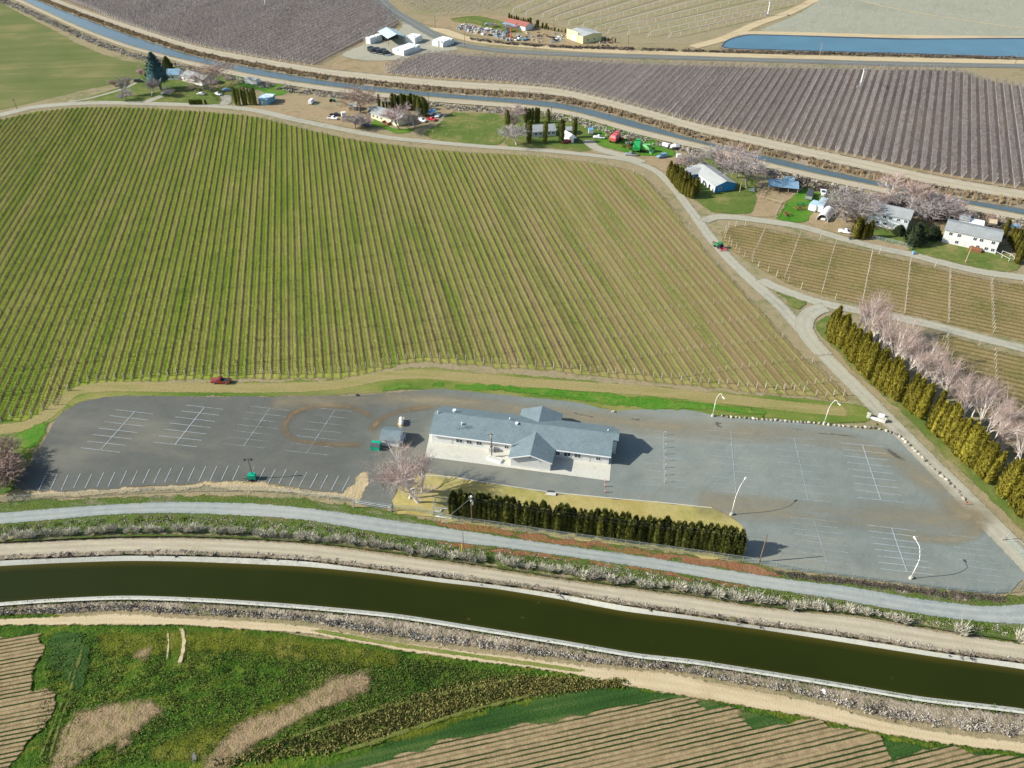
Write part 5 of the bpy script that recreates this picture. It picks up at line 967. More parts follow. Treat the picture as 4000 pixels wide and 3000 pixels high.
# ---- utility poles
def upole(label, u, v, vt, arm=1.0, trans=False, guy=None, r=.15, mat='wood', rot=.2):
    h = hgt(u, v, vt); o = thing('utility_pole', label, 'utility pole', u, v, rot); MB().cyl((0, 0, 0), (0, 0, h), r, r*.65, 8).build('pole', M[mat], o)
    if arm: MB().box(-arm, arm, -.06, .06, h-.5, h-.36).build('crossarm', M[mat], o)
    if arm:
        for x in (-arm*.85, arm*.85): MB().cyl((x, 0, h-.36), (x, 0, h-.12), .06, n=6).build('insulator', M['trim'], o)
    if trans: MB().cyl((.32, 0, h-2.6), (.32, 0, h-1.6), .25, n=10).build('transformer', M['metal'], o); MB().box(-.2, .2, -.25, .1, h-.4, h+.1).build('pole_top', M['trim'], o)
    if guy: MB().cyl((0, 0, h-.6), (guy[0], guy[1], 0), .03, n=4).build('guy_wire', M['metal'], o)
    return o, h
upole('brown utility pole with transformer at the left end of the dense hedge', 1844, 2043, 1938, .5, True, (-7, 1.2)); upole('brown utility pole leaning right below the right end of the dense hedge', 2966, 2196, 2086, 0)
upole('thin dark pole in the grass between the gravel road and the canal road', 1812, 2156, 2077, 0, r=.09); mk = thing('cable_marker', 'yellow guy marker leaning beside the thin dark pole', 'marker', 1800, 2178); MB().cyl((0, 0, 0), (.35, .5, 3.6), .09, n=6).build('marker', pmat('yellow_plastic', (.55, .5, .05, 1), .5), mk); MB().cyl((0, 0, 0), (0, 0, .2), .14, n=6).build('anchor', M['metal'], mk)
for lab, u, v, t in (('utility pole on the lawn right of the blue house', 2889, 752, 700), ('short leaning post right of the blue house pole', 2903, 766, 745), ('utility pole in front of the ranch house', 3771, 1025, 957), ('tall pole behind the cottage cypress', 2153, 478, 415), ('pole beside the canal path left of the cottage', 1676, 425, 362), ('pole at the highway by the bin stacks', 1816, 184, 112), ('pole at the highway above the orchard', 2451, 202, 138), ('pole in front of the left end of the pond', 3201, 218, 168), ('pole at the lane edge of the green field', 67, 427, 385), ('pole right of the junkyard house', 2163, 122, 76), ('pole on the highway bend', 1700, 108, 62), ('pole on the far right beyond the pond', 3965, 250, 205), ('white pole behind the yard of the ranch house', 3802, 864, 838)):
    upole(lab, u, v, t, .7 if 'post' not in lab else 0, r=.16, mat='woodlight' if 'lawn' in lab or 'front' in lab or 'white' in lab else 'wood')
pa, pb = G(1844, 2043), G(2966, 2196); ha, hb = hgt(2043 and 1844, 2043, 1938), hgt(2966, 2196, 2086)
for k, dz in enumerate((.35, 1.3)):
    o = thing('power_line', ['upper thin wire strung along the dense hedge between two poles', 'lower thin wire strung along the dense hedge between two poles'][k], 'power line', xy=pa); L_ = 24; MB().tube([((pb[0]-pa[0])*i/L_, (pb[1]-pa[1])*i/L_, ha-dz+(hb-ha)*i/L_-2.0*4*(i/L_)*(1-i/L_)*.5) for i in range(L_+1)], .015, 4).build('wire', M['dkgrey'], o); MB().cyl((0, 0, ha-dz-.15), (0, 0, ha-dz+.1), .2, n=6).build('insulator', M['trim'], o)
def windmachine(label, u, v, vt, ang_=0):
    h = hgt(u, v, vt); o = thing('wind_machine', label, 'wind machine', u, v); MB().cyl((0, 0, 0), (0, 0, h*.93), .38, .28, 8).build('tower', M['trim'], o); MB().box(-1.6, -.3, -.5, .5, 0, 1.3).build('engine', M['metal'], o); MB().box(-.4, 1.0, -.2, .2, h*.93, h).build('gearbox', M['trim'], o)
    f = MB().loft([[(-.05, -2.6, h*.93), (.05, -2.6, h*.93), (.05, -2.5, h), (-.05, -2.5, h)], [(-.02, 2.6, h*.95), (.05, 2.6, h*.95), (.05, 2.6, h*1.02), (-.02, 2.6, h*1.02)]]).build('fan', M['dkgrey'], o)
windmachine('white frost fan tower in the orchard below the pond', 3357, 344, 268); windmachine('white frost fan tower at the top left orchard', 1037, 24, -20); windmachine('white frost fan tower at the edge of the tan trellis field', 2998, 62, 2)
# ---- parking lines
def bar(mb, A, B, w_=.12):
    A, B = np.array(A), np.array(B); d = (B-A)/np.linalg.norm(B-A); n = np.array([-d[1], d[0]])*w_/2; z = zz(6)+.03
    k = len(mb.v); mb.v += [(*(A-n), z), (*(B-n), z), (*(B+n), z), (*(A+n), z)]; mb.f.append((k, k+1, k+2, k+3))
def paintmat(name, lo, hi, col):
    t = NT(name); n = t.noise(.35, 4, .7); n2 = t.noise(3, 3, .8); f = t.math('ADD', t.math('MULTIPLY', n, .6), t.math('MULTIPLY', n2, .4)); return t.fin(col, .8, t.math('MULTIPLY', t.step(f, lo, hi), .72), .2)
M['paintA'] = paintmat('worn_lines', .3, .5, (.44, .50, .52, 1)); M['paintB'] = paintmat('faded_lines', .38, .62, (.4, .46, .48, 1))
def block(TL, TR, BL, BR, n, mat, centre=True, wv=.13):
    tl, tr, bl, br = [np.array(G(*p)) for p in (TL, TR, BL, BR)]; m = MB()
    for i in range(n):
        t = i/(n-1); j = rng.uniform(-.03, .03, 2); bar(m, tl+(bl-tl)*t+j, tr+(br-tr)*t+j, wv)
    if centre: bar(m, (tl+tr)/2, (bl+br)/2, .2)
    V = np.array(m.v); V[:, 2] += (np.arange(len(V))//4 == n)*.006; m.v = [tuple(p) for p in V]
    npmesh('parking_lines', m.v, m.f, mat, kind='structure')
block((453, 1602), (600, 1619), (317, 1751), (470, 1769), 7, M['paintA']); block((726, 1584), (873, 1601), (600, 1729), (770, 1748), 7, M['paintA']); block((979, 1589), (1131, 1606), (873, 1735), (1034, 1752), 7, M['paintB']); block((1244, 1596), (1375, 1610), (1113, 1762), (1285, 1780), 7, M['paintB'])
block((2513, 1682), (2671, 1696), (2506, 1893), (2685, 1910), 9, M['paintB']); block((2769, 1682), (2940, 1699), (2784, 1919), (2965, 1935), 10, M['paintB'], wv=.14); block((3020, 1707), (3185, 1721), (3063, 1947), (3251, 1964), 10, M['paintB']); block((3284, 1732), (3452, 1748), (3350, 1946), (3531, 1966), 9, M['paintA'])
block((3085, 2022), (3271, 2042), (3125, 2181), (3335, 2212), 8, M['paintB']); block((3388, 2053), (3576, 2076), (3439, 2224), (3646, 2247), 8, M['paintA']); block((3705, 2091), (3850, 2107), (3771, 2264), (3945, 2284), 8, M['paintB'], False)
m = MB()
for u, v in [(179, 1859), (224, 1856), (267, 1857), (315, 1852), (360, 1852), (406, 1848), (450, 1846), (496, 1841), (539, 1838), (585, 1834), (628, 1832), (671, 1829), (717, 1828), (762, 1825), (805, 1823), (848, 1823), (892, 1821), (936, 1821), (994, 1826), (1036, 1830), (1076, 1836), (1119, 1836), (1160, 1843), (1199, 1847), (1242, 1851), (1281, 1857), (1324, 1860), (1366, 1864)]: bar(m, G(u, v), G(u-30+(u<1000)*3, v+60-(u>300)*3), .16)
npmesh('parking_lines', m.v, m.f, M['paintA'], kind='structure')
# ---- boulders along the lot
rocks = []
import bmesh
for i in range(5):
    bm = bmesh.new(); bmesh.ops.create_icosphere(bm, subdivisions=2, radius=.42)
    for vv in bm.verts: f = 1+rng.normal(0, .11); vv.co = Vector((vv.co.x*f*1.25, vv.co.y*f*.95, max(vv.co.z*f*.8, -.15)+.15))
    me = bpy.data.meshes.new('boulder'); bm.to_mesh(me); bm.free(); me.materials.append(M['rock']); rocks.append(me)
RK = [(2820, 1625), (2840, 1630), (2856, 1632), (2876, 1631), (2889, 1633), (2910, 1634), (2927, 1636), (2942, 1637), (2956, 1638), (2978, 1640), (2995, 1641), (3013, 1643), (3029, 1643), (3052, 1646), (3068, 1647), (3084, 1648), (3100, 1649), (3116, 1650), (3130, 1651), (3144, 1652), (3160, 1652), (3180, 1654), (3200, 1655), (3235, 1660), (3260, 1663), (3279, 1665), (3293, 1666), (3316, 1667), (3344, 1668), (3362, 1670), (3380, 1670), (3397, 1672), (3411, 1672), (3436, 1678), (3461, 1684), (3478, 1691), (3497, 1698), (3513, 1708), (3527, 1717), (3537, 1728), (3551, 1741), (3565, 1754), (3574, 1765), (3588, 1776), (3603, 1789), (3612, 1801), (3626, 1816), (3645, 1834), (3664, 1849), (3678, 1863), (3696, 1876), (3706, 1889), (3722, 1902), (3740, 1920), (3750, 1936), (3763, 1951)]
for k, (u, v) in enumerate(RK):
    o = bpy.data.objects.new('boulder', rocks[k % 5]); link(o); s = rng.uniform(.6, 1.05); put(o, G(u, v), rng.uniform(0, 6), (s*1.1, s, s)); o.location.z = .1; tag(o, 'small pale boulder in the curved line edging the right parking lot', 'boulder', 'boulders edging the lot')
# ---- chain link fences
tt = NT('chain_link'); w1 = tt.math('ABSOLUTE', tt.math('SINE', tt.math('MULTIPLY', tt.math('ADD', tt.dot(1, 0), tt.n('ShaderNodeSeparateXYZ').outputs[2]), 1)))
M['mesh'] = None
t = NT('chain_link'); M['mesh'] = t.fin((.28, .36, .33, 1), .5, .26, .3); bpy.data.materials.remove(tt.m)
def fence(name, label, px, h=1.8, sp=3.0, mat='mesh', postm='metal', cat_='fence', z=0.0, r=.05):
    P = resample(catmull(wpts(px), 3), 200); L = np.linalg.norm(np.diff(P, axis=0), axis=1).sum(); n = max(2, min(95, int(L/sp))); Q = resample(P, n+1); o = thing(name, label, cat_, xy=Q[0]); q = Q-Q[0]
    for x, y in q: MB().cyl((x, y, z), (x, y, z+h), r, n=5).build('post', M[postm], o)
    MB().tube([(x, y, z+h) for x, y in q], r*.7, 4).build('top_rail', M[postm], o)
    if mat:
        V = [(x, y, z+k*h+(.05 if k == 0 else -.05)) for x, y in q for k in (0, 1)]; F = [(2*i, 2*i+2, 2*i+3, 2*i+1) for i in range(n)]; npmesh('mesh', V, F, M[mat], o)
    return o
fence('chain_link_fence', 'chain link fence along the lower edge of the left lot', [(-60, 1968), (110, 1955), (400, 1938), (700, 1924), (1000, 1922), (1200, 1938), (1383, 1965)], 1.7)
fence('chain_link_fence', 'chain link fence running below the dense hedge', [(1532, 1992), (1640, 2002), (1760, 2034), (1900, 2053), (2200, 2098), (2500, 2138), (2800, 2180), (2960, 2203)], 1.7)
fence('chain_link_fence', 'chain link fence along the lower edge of the right lot', [(2972, 2204), (3100, 2229), (3400, 2268), (3700, 2306), (3900, 2322), (3965, 2312), (4010, 2270)], 1.7)
fence('chain_link_fence', 'chain link fence slanting from the right lot gate posts to the picture edge', [(3935, 2118), (3975, 2160), (4020, 2215)], 1.7)
gt = fence('steel_gate', 'wide steel pipe gate closing the driveway below the left lot', [(1387, 1966), (1455, 1980), (1528, 1988)], 1.5, 6, cat_='gate'); gt2 = [np.array(G(1387, 1966)), np.array(G(1528, 1988))]; dd = gt2[1]-gt2[0]
for z in (.3, .8): MB().cyl((0, 0, z), (dd[0], dd[1], z), .05, n=5).build('rail', M['trim'], gt)
for (u, v), lab in (((1385, 1985), 'left'), ((1529, 1998), 'right')): o = small_sign('gate_pillar', f'thick white {lab} post of the driveway gate', 'post', u, v, 2.2, 'metal', None, None, .14)
cg = thing('chain_link_cage', 'square chain link enclosure with white pipes left of the hedge', 'cage', 1693, 2012, -.1); 
for x, y in ((0, 0), (3.3, 0), (3.3, 3.2), (0, 3.2)): MB().cyl((x, y, 0), (x, y, 2.6), .06, n=6).build('post', M['metal'], cg)
MB().tube([(0, 0, 2.6), (3.3, 0, 2.6), (3.3, 3.2, 2.6), (0, 3.2, 2.6), (0, 0, 2.6)], .05, 5).build('top_rail', M['metal'], cg)
npmesh('mesh', [(0, 0, .05), (3.3, 0, .05), (3.3, 3.2, .05), (0, 3.2, .05), (0, 0, 2.55), (3.3, 0, 2.55), (3.3, 3.2, 2.55), (0, 3.2, 2.55)], [(0, 1, 5, 4), (1, 2, 6, 5), (2, 3, 7, 6), (3, 0, 4, 7)], M['mesh'], cg)
MB().tube([(.3, .9, .4), (1.5, .9, .4), (1.5, 1.8, .4), (3.0, 1.8, .4)], .11, 6).build('pipes', M['trim'], cg)
for A_, B_, lab in (((1704, 2020), (1765, 2028), 'long white pipe lying on the grass below the cage'), ((1703, 2021), (1729, 2011), 'short white pipe lying slanted below the cage')):
    p, q = G(*A_), G(*B_); o = thing('pipe', lab, 'pipe', xy=p); MB().cyl((0, 0, .25), (q[0]-p[0], q[1]-p[1], .25), .12, n=6).build('pipe', M['trim'], o); MB().cyl((0, 0, .25), ((q[0]-p[0])*.03, (q[1]-p[1])*.03, .25), .16, n=6).build('collar', M['trim'], o)
bs = thing('litter_bag', 'white plastic lid and bag lying in the scrub below the canal road', 'litter', 3217, 2703, z=.4); MB().lathe([(.45, 0), (.5, .2), (.35, .45), (.1, .55)], 9).build('bag', M['trim'], bs); MB().box(-.8, -.3, -.45, .1, .0, .1).build('flap', M['trim'], bs)
# ------------------------------------------------------------------ farmhouses, vehicles, yards
cm = {}
def colm(name, rgb, **k):
    if name not in cm: cm[name] = pmat(name, tuple(rgb)+(1,), k.get('rough', .35), k.get('var', .05), .5, k.get('metal', 0), .5)
    return cm[name]
WHITE = colm('white_car_paint', (.78, .78, .76)); SILVER = colm('silver_car_paint', (.42, .43, .44), metal=.5); RED = colm('red_car_paint', (.42, .02, .03)); DRED = colm('faded_red_paint', (.22, .035, .03)); BLUE = colm('pale_blue_car_paint', (.18, .32, .45)); DBLUE = colm('dark_blue_car_paint', (.03, .06, .12)); BLK = colm('black_car_paint', (.012, .012, .014)); TEAL = colm('teal_paint', (.12, .28, .38))
GREY_ROOF = shingle('grey_roofing', (.33, .35, .34, 1)); PALE_ROOF = shingle('pale_roofing', (.42, .44, .42, 1)); BLUE_ROOF = shingle('blue_metal_roof', (.22, .36, .46, 1)); RED_ROOF = shingle('red_brown_roof', (.36, .14, .11, 1)); CREAM = pmat('cream_siding', (.62, .58, .40, 1), .7); BLUEW = pmat('bright_blue_siding', (.02, .19, .42, 1), .6); YEL = pmat('yellow_siding', (.68, .62, .30, 1), .7); GREYW = pmat('pale_grey_siding', (.5, .55, .55, 1), .7)
def wheels(o, L, W, r=.34, ax=(.19, .8), mat=None):
    for fx in ax:
        for s in (-1, 1):
            w_ = MB().cyl((L*(fx-.5), s*W/2-s*.2, r), (L*(fx-.5), s*W/2+s*.02, r), r, n=12).build('wheel', M['tyre'], o); MB().cyl((L*(fx-.5), s*W/2+s*.02, r), (L*(fx-.5), s*W/2+s*.04, r), r*.55, n=8).build('rim', M['metal'], w_)
def sec4(x, w_, z0, z1, tw=None): tw = tw or w_; return [(x, -w_/2, z0), (x, w_/2, z0), (x, w_/2, (z0+z1)/2+.05), (x, tw/2, z1), (x, -tw/2, z1), (x, -w_/2, (z0+z1)/2+.05)]
def vehicle(kind, mat, label, A, B=None, rot=None, L=None, cat_=None, glass=True, sc=1.0):
    """A rear, B front in the photo"""
    a = np.array(G(*A)); b = np.array(G(*B)) if B else a+1e-3; c_ = (a+b)/2; rot = math.atan2(b[1]-a[1], b[0]-a[0]) if rot is None else rot
    nm = {'sedan': 'parked_car', 'suv': 'parked_car', 'pickup': 'pickup_truck', 'van': 'van'}[kind]; o = thing(nm, label, cat_ or {'sedan': 'car', 'suv': 'car', 'pickup': 'pickup truck', 'van': 'van'}[kind], xy=(c_[0], c_[1]), rot=rot, z=.08)
    L = L or {'sedan': 4.7, 'suv': 4.7, 'pickup': 5.4, 'van': 5.6}[kind]; W = 1.85 if kind != 'van' else 2.0; h = L/2
    if kind == 'pickup':
        MB().loft([sec4(-h, W, .45, .98, W*.97), sec4(-h*.1, W, .38, 1.0, W*.97), sec4(h*.35, W, .36, 1.05, W*.95), sec4(h*.9, W*.97, .38, .95, W*.86), sec4(h, W*.88, .42, .8, W*.8)]).build('body', mat, o)
        MB().loft([sec4(-h*.12, W*.93, 1.0, 1.5, W*.8), sec4(-h*.02, W*.93, 1.0, 1.66, W*.78), sec4(h*.24, W*.93, 1.0, 1.66, W*.78), sec4(h*.46, W*.93, 1.0, 1.06, W*.86)]).build('cab', mat, o)
        MB().box(-h*.96, -h*.16, -W*.42, W*.42, .985, 1.0).build('bed', M['black'], o)
        MB().loft([sec4(h*.262, W*.86, 1.1, 1.6, W*.75), sec4(h*.45, W*.88, 1.02, 1.09, W*.82)]).build('windscreen', M['glass'], o)
        for s in (-1, 1): MB().loft([[(-h*.02, s*W*.455, 1.12), (h*.3, s*W*.455, 1.12), (h*.2, s*W*.41, 1.56), (-h*.0, s*W*.41, 1.56)], [(-h*.02, s*W*.47, 1.12), (h*.3, s*W*.47, 1.12), (h*.2, s*W*.425, 1.56), (-h*.0, s*W*.425, 1.56)]]).build('side_window', M['glass'], o)
    else:
        top = 1.45 if kind == 'sedan' else 1.72 if kind == 'suv' else 2.15; bl = .92 if kind == 'sedan' else 1.05 if kind == 'suv' else 1.15
        r0, r1, f0, f1 = {'sedan': (-.72, -.42, .12, .48), 'suv': (-.96, -.86, .15, .46), 'van': (-.98, -.94, .5, .72)}[kind]
        MB().loft([sec4(-h, W*.9, .42, bl-.14, W*.84), sec4(-h*.93, W, .34, bl, W*.93), sec4(0, W, .3, bl+.02, W*.95), sec4(h*.5, W, .3, bl, W*.93), sec4(h*.93, W*.95, .34, bl-.16, W*.84), sec4(h, W*.85, .4, bl-.3, W*.78)]).build('body', mat, o)
        MB().loft([sec4(h*r0, W*.9, bl-.02, bl+.04, W*.84), sec4(h*r1, W*.9, bl-.02, top, W*.74), sec4(h*f0, W*.9, bl-.02, top, W*.74), sec4(h*f1, W*.9, bl-.02, bl+.04, W*.84)]).build('cabin', mat, o)
        MB().loft([sec4(h*f0+.07, W*.84, bl+.12, top-.04, W*.71), sec4(h*f1-.02, W*.86, bl+.03, bl+.1, W*.8)]).build('windscreen', M['glass'], o)
        for s in (-1, 1): MB().loft([[(h*r0*.9, s*W*q, bl+.08), (h*f1*.82, s*W*q, bl+.08), (h*f0, s*W*(q-.065), top-.07), (h*r1, s*W*(q-.065), top-.07)] for q in (.44, .457)]).build('side_window', M['glass'], o)
    for s in (-1, 1): MB().box(h*.955, h*1.0, s*W*.3-.13, s*W*.3+.13, .6, .74).build('headlight', M['trim'], o)
    wheels(o, L, W); o.scale = (sc,)*3; return o
vehicle('pickup', DRED, 'old dark red pickup on the grass between the vineyard and the left lot', (896, 1496), (833, 1494))
vehicle('suv', SILVER, 'silver car at the gravel turn by the leftmost farmhouse', (662, 366), (636, 370)); vehicle('sedan', SILVER, 'grey car under the tree left of the white sedan', (800, 372), (776, 370)); vehicle('sedan', WHITE, 'white sedan under the broad bare tree', (843, 369), (862, 374)); vehicle('sedan', BLUE, 'blue car in the tree shade right of the white sedan', (877, 357), (895, 355)); vehicle('suv', BLK, 'black car at the corner of the leftmost yard', (530, 322), (555, 322))
vehicle('pickup', WHITE, 'white pickup on the bare yard left of the cream farmhouse', (1283, 464), (1318, 468)); vehicle('pickup', BLK, 'dark flatbed truck with white cab behind the white pickup', (1297, 453), (1324, 454)); vehicle('van', WHITE, 'white van at the left of the small corral', (1212, 410), (1224, 398)); vehicle('sedan', DBLUE, 'dark blue car under the low bare trees by the lane', (1420, 493), (1444, 495)); vehicle('suv', WHITE, 'white car right of the cream farmhouse', (1638, 472), (1660, 478)); vehicle('pickup', RED, 'red pickup in front of the covered boats', (1670, 466), (1702, 474))
vehicle('sedan', RED, 'red hatchback beside the white carport tent', (2222, 556), (2202, 560)); vehicle('pickup', WHITE, 'white pickup with camper shell near the blue tarp trailer', (2357, 542), (2322, 540)); vehicle('pickup', SILVER, 'silver pickup at the lane below the harvesters', (2484, 609), (2443, 607)); vehicle('suv', BLUE, 'pale blue car at the lane beyond the harvesters', (2597, 613), (2575, 617))
vehicle('pickup', WHITE, 'white pickup at the arborvitae of the grey house', (3323, 914), (3285, 908)); vehicle('sedan', BLUE, 'light blue car behind the ranch house', (3980, 893), (3935, 890)); vehicle('sedan', WHITE, 'white car parked in the white hoop shelter', (3224, 846), (3212, 864), sc=.95)
vehicle('sedan', WHITE, 'white car on the junkyard lawn, nearest the road', (1894, 118), (1918, 118), sc=1.0); vehicle('sedan', SILVER, 'pale car on the junkyard lawn, farther up', (1898, 99), (1914, 98)); vehicle('pickup', WHITE, 'white truck in the middle of the junkyard scrap', (2015, 160), (2035, 155)); vehicle('pickup', TEAL, 'teal truck beside the white one in the junkyard scrap', (2045, 160), (2060, 156)); vehicle('pickup', WHITE, 'white truck left of the yellow shop', (2172, 156), (2190, 148))
# ---- houses
W = lambda *xs: [(x, 1.0, 1.2, 1.1) for x in xs]
house('farmhouse', 'leftmost farmhouse wing with blue grey roof beside the blue spruce', (652, 312), (700, 312), 9, 2.8, 4.6, BLUE_ROOF, M['white'], wins=W(2, 5), doors=(8,))
house('farmhouse', 'right wing of the leftmost farmhouse under the broad bare tree', (712, 315), (792, 338), 9, 2.8, 4.6, GREY_ROOF, M['white'], wins=W(3, 7, 12), doors=(9.5,))
h_ = house('box_shed', 'long white box shed with flat pale roof on the bright grass', (959, 327), (1004, 333), 3.2, 2.7, 2.9, PALE_ROOF, M['white'], 'shed', doors=(2,), ox=.15, oy=.15)
h_ = house('pale_blue_shed', 'pale blue shed with a curved white edged canopy roof at the lane', (1012, 409), (1046, 412), 8.5, 3.0, 3.3, colm('pale_blue_sheet', (.38, .58, .66)), pmat('blue_tank_side', (.16, .33, .42, 1), .6), 'shed', doors=(2,), ox=.3, oy=.3)
MB().lathe([(2.0, 0), (2.6, .1), (2.7, .3), (2.4, .3), (1.9, .12)], 16, (3.6, 4.2, 3.2)).build('curved_rim', M['trim'], h_)
h_ = house('farmhouse', 'cream farmhouse with grey roof and brown porch behind the pinkish tree', (1450, 462), (1556, 495), 9, 2.8, 4.8, GREY_ROOF, CREAM, wins=W(2, 5, 8, 16, 19), doors=(11.5,)); MB().box(10, 14, -2, 0, .02, .5).build('porch', M['rust'], h_); MB().box(10, 10.1, -2, 0, .5, 1.3).box(13.9, 14, -2, 0, .5, 1.3).build('porch_rail', M['rust'], h_)
house('garden_shed', 'small grey roofed shed behind the tall bare tree', (1362, 434), (1392, 434), 5, 2.2, 3.2, PALE_ROOF, M['woodlight'], 'shed', doors=(2.5,)); house('lean_to', 'dark lean-to at the left end of the cream farmhouse', (1440, 446), (1466, 448), 5, 2.2, 2.9, GREY_ROOF, M['dkgrey'], 'shed', doors=(2,))
house('cottage', 'small white cottage with grey roof behind the three cypresses', (2077, 538), (2170, 532), 8, 2.7, 4.4, GREY_ROOF, GREYW, wins=W(3, 6, 12, 15), doors=(9,)); house('garden_shed', 'white garden shed right of the cottage', (2211, 528), (2236, 528), 5, 2.3, 3.1, GREY_ROOF, GREYW, 'shed', doors=(1.8,))
h_ = house('blue_house', 'bright blue gabled house with pale roof beside the olive hedge', (2791, 754), (2856, 750), 20, 2.9, 4.4, PALE_ROOF, BLUEW, ridge_y=True, length=9.3, rot=-.02, wins=W(2.3)); h_.rotation_euler = (0, 0, .34)
MB().box(-.04, 0, .1, 19.8, .1, 2.75).build('white_side_wall', M['white'], h_)
for y in (4, 8, 12, 16): window(h_, y, 1.0, 1.3, 1.1, -.05, axis='x')
MB().box(-5.5, 0, 13.5, 19.5, 0, 2.8).build('wing_wall', BLUEW, h_); MB().loft([[(x, 13.1, 2.8), (x, 16.5, 3.9), (x, 19.9, 2.8), (x, 19.9, 2.94), (x, 16.5, 4.04), (x, 13.1, 2.94)] for x in (-6, 4.4)]).build('wing_roof', PALE_ROOF, h_)
ln = thing('lean_shelter', 'blue grey metal shelter roof on posts over the corral', 'shelter', 3000, 748, -.24); MB().loft([[(-.3, -.3, 2.3), (11.5, -.3, 2.3), (11.5, -.3, 2.4), (-.3, -.3, 2.4)], [(-.3, 5.6, 3.1), (11.5, 5.6, 3.1), (11.5, 5.6, 3.2), (-.3, 5.6, 3.2)]]).build('roof', BLUE_ROOF, ln)
for x in (0, 3.8, 7.6, 11.2):
    for y in (0, 5.3): MB().cyl((x, y, 0), (x, y, 2.35+y*.13), .09, n=6).build('post', M['woodlight'], ln)
MB().box(0, 11.2, 5.3, 5.36, .1, 2.8).build('back_wall', M['woodlight'], ln)
house('small_barn', 'small grey blue roofed hutch behind the corral shelter', (3062, 726), (3094, 730), 4.5, 2.2, 3.0, BLUE_ROOF, M['woodlight'], 'shed', doors=(2,)); house('white_tarp_hut', 'white tarp covered hut behind the blue house', (2684, 688), (2716, 690), 5, 2.2, 3.6, M['trim'], M['trim'], 'shed', doors=(2,))
house('grey_house', 'pale grey two storey house under the bare trees behind the arborvitae', (3384, 872), (3537, 906), 9, 5.0, 6.6, GREY_ROOF, GREYW, wins=[(x, 3.4, 1.1, 1.0) for x in (3, 8, 11, 15, 18.5)]+[(x, .9, 1.1, 1.0) for x in (5, 9)], doors=(12.5,))
h_ = house('ranch_house', 'long white two storey ranch house with flat grey roof at the right edge', (3676, 946), (3885, 992), 9.5, 5.0, 6.2, GREY_ROOF, M['white'], wins=[(x, 3.3, 1.1, 1.1) for x in (3, 7, 14.5, 17.5, 23)]+[(x, .7, 1.1, 1.1) for x in (7, 17, 21, 24)], doors=(10.5,)); MB().box(9, 13, -2.2, 0, .02, 1.1).build('steps', M['rust'], h_); MB().box(0, h_['span'], -.12, 0, 2.55, 2.7).build('belt_course', M['trim'], h_)
house('barn_shed', 'tall pale grey roofed shed behind the ranch house', (3737, 890), (3770, 897), 4.5, 3.6, 4.2, GREY_ROOF, M['white'], 'shed', doors=(1.5,)); h_ = house('white_shed', 'white flat roofed shed beside the tall pale shed', (3772, 902), (3830, 914), 5, 3.0, 3.15, M['trim'], M['white'], 'shed', doors=(1.5,), ox=.1, oy=.1)
house('hen_house', 'tiny brown hutch in the yard behind the ranch house', (3862, 884), (3884, 888), 3, 1.6, 2.3, M['woodlight'], M['woodlight'], 'shed', doors=(1,))
h_ = house('red_roofed_house', 'white house with red brown roof and blue awning at the junkyard', (1972, 104), (2052, 122), 8, 3, 4.6, RED_ROOF, M['white'], wins=W(3, 6, 10), doors=(8,)); MB().loft([[(0, -3, 2.4), (13, -3, 2.4), (13, -3, 2.5), (0, -3, 2.5)], [(0, 0, 2.9), (13, 0, 2.9), (13, 0, 3.0), (0, 0, 3.0)]]).build('awning', BLUE_ROOF, h_)
h_ = house('yellow_shop', 'yellow workshop with false front and pale metal roof in the junkyard', (2216, 150), (2276, 172), 15, 4.4, 5.4, PALE_ROOF, YEL, 'workshop', wins=()); MB().box(-.5, 11.3, -.25, 0, 0, 5.8).build('false_front', YEL, h_); MB().box(5.0, 9.6, -.32, -.25, .05, 3.6).build('garage_door', M['white'], h_)
for y in (4, 9): window(h_, y, 1.4, 1.2, 1.0, h_['span'], axis='nx')
# ---- packing yard
M['bin'] = pmat('white_plastic', (.74, .76, .72, 1), .6, .1, .8, rnd=.06); binm = MB()
for k in range(5): z = k*.72; binm.box(-.58, .58, -.58, .58, z+.1, z+.68).box(-.58, -.35, -.58, .58, z, z+.1).box(.35, .58, -.58, .58, z, z+.1)
bo = binm.build('bin_stack', M['bin']); bd = bo.data; bpy.data.objects.remove(bo)
def bins(A, B, depth, sgn, label, group, hs=1.0):
    a, b = np.array(G(*A)), np.array(G(*B)); L = np.linalg.norm(b-a); d = (b-a)/L; n = np.array([-d[1], d[0]])*sgn; r = math.atan2(d[1], d[0])
    for i in range(int(L/1.25)):
        for j in range(int(depth/1.25)):
            if rng.uniform() < .02: continue
            p = a+d*(i+.5)*1.25+n*(j+.5)*1.25; o = bpy.data.objects.new('bin_stack', bd); link(o); put(o, p, r+rng.normal(0, .02), (1, 1, hs if rng.uniform() > .12 else hs*.8)); tag(o, label, 'bin stack', group)
bins((1447, 173), (1556, 137), 3.8, 1, 'column of white fruit bins in the long narrow row by the packing shed', 'bins of the long row'); bins((1578, 219), (1645, 194), 9, 1, 'column of white fruit bins in the big block below the packing shed', 'bins of the big block', .85); bins((1622, 172), (1652, 157), 7.5, 1, 'column of white fruit bins in the small block right of the packing shed', 'bins of the small block'); bins((1730, 186), (1776, 170), 9, 1, 'column of white fruit bins in the separate block beside the highway', 'bins beside the highway', .95)
ps = thing('packing_shed', 'open sided packing shed with pale blue gable roof among the bin stacks', 'shed', 1520, 178, .45); MB().loft([[(-.5, y, 4), (5.5, y, 6), (11.5, y, 4), (11.5, y, 4.15), (5.5, y, 6.15), (-.5, y, 4.15)] for y in (0, 20)]).build('roof', colm('pale_roof_sheet', (.42, .55, .56), rough=.5), ps)
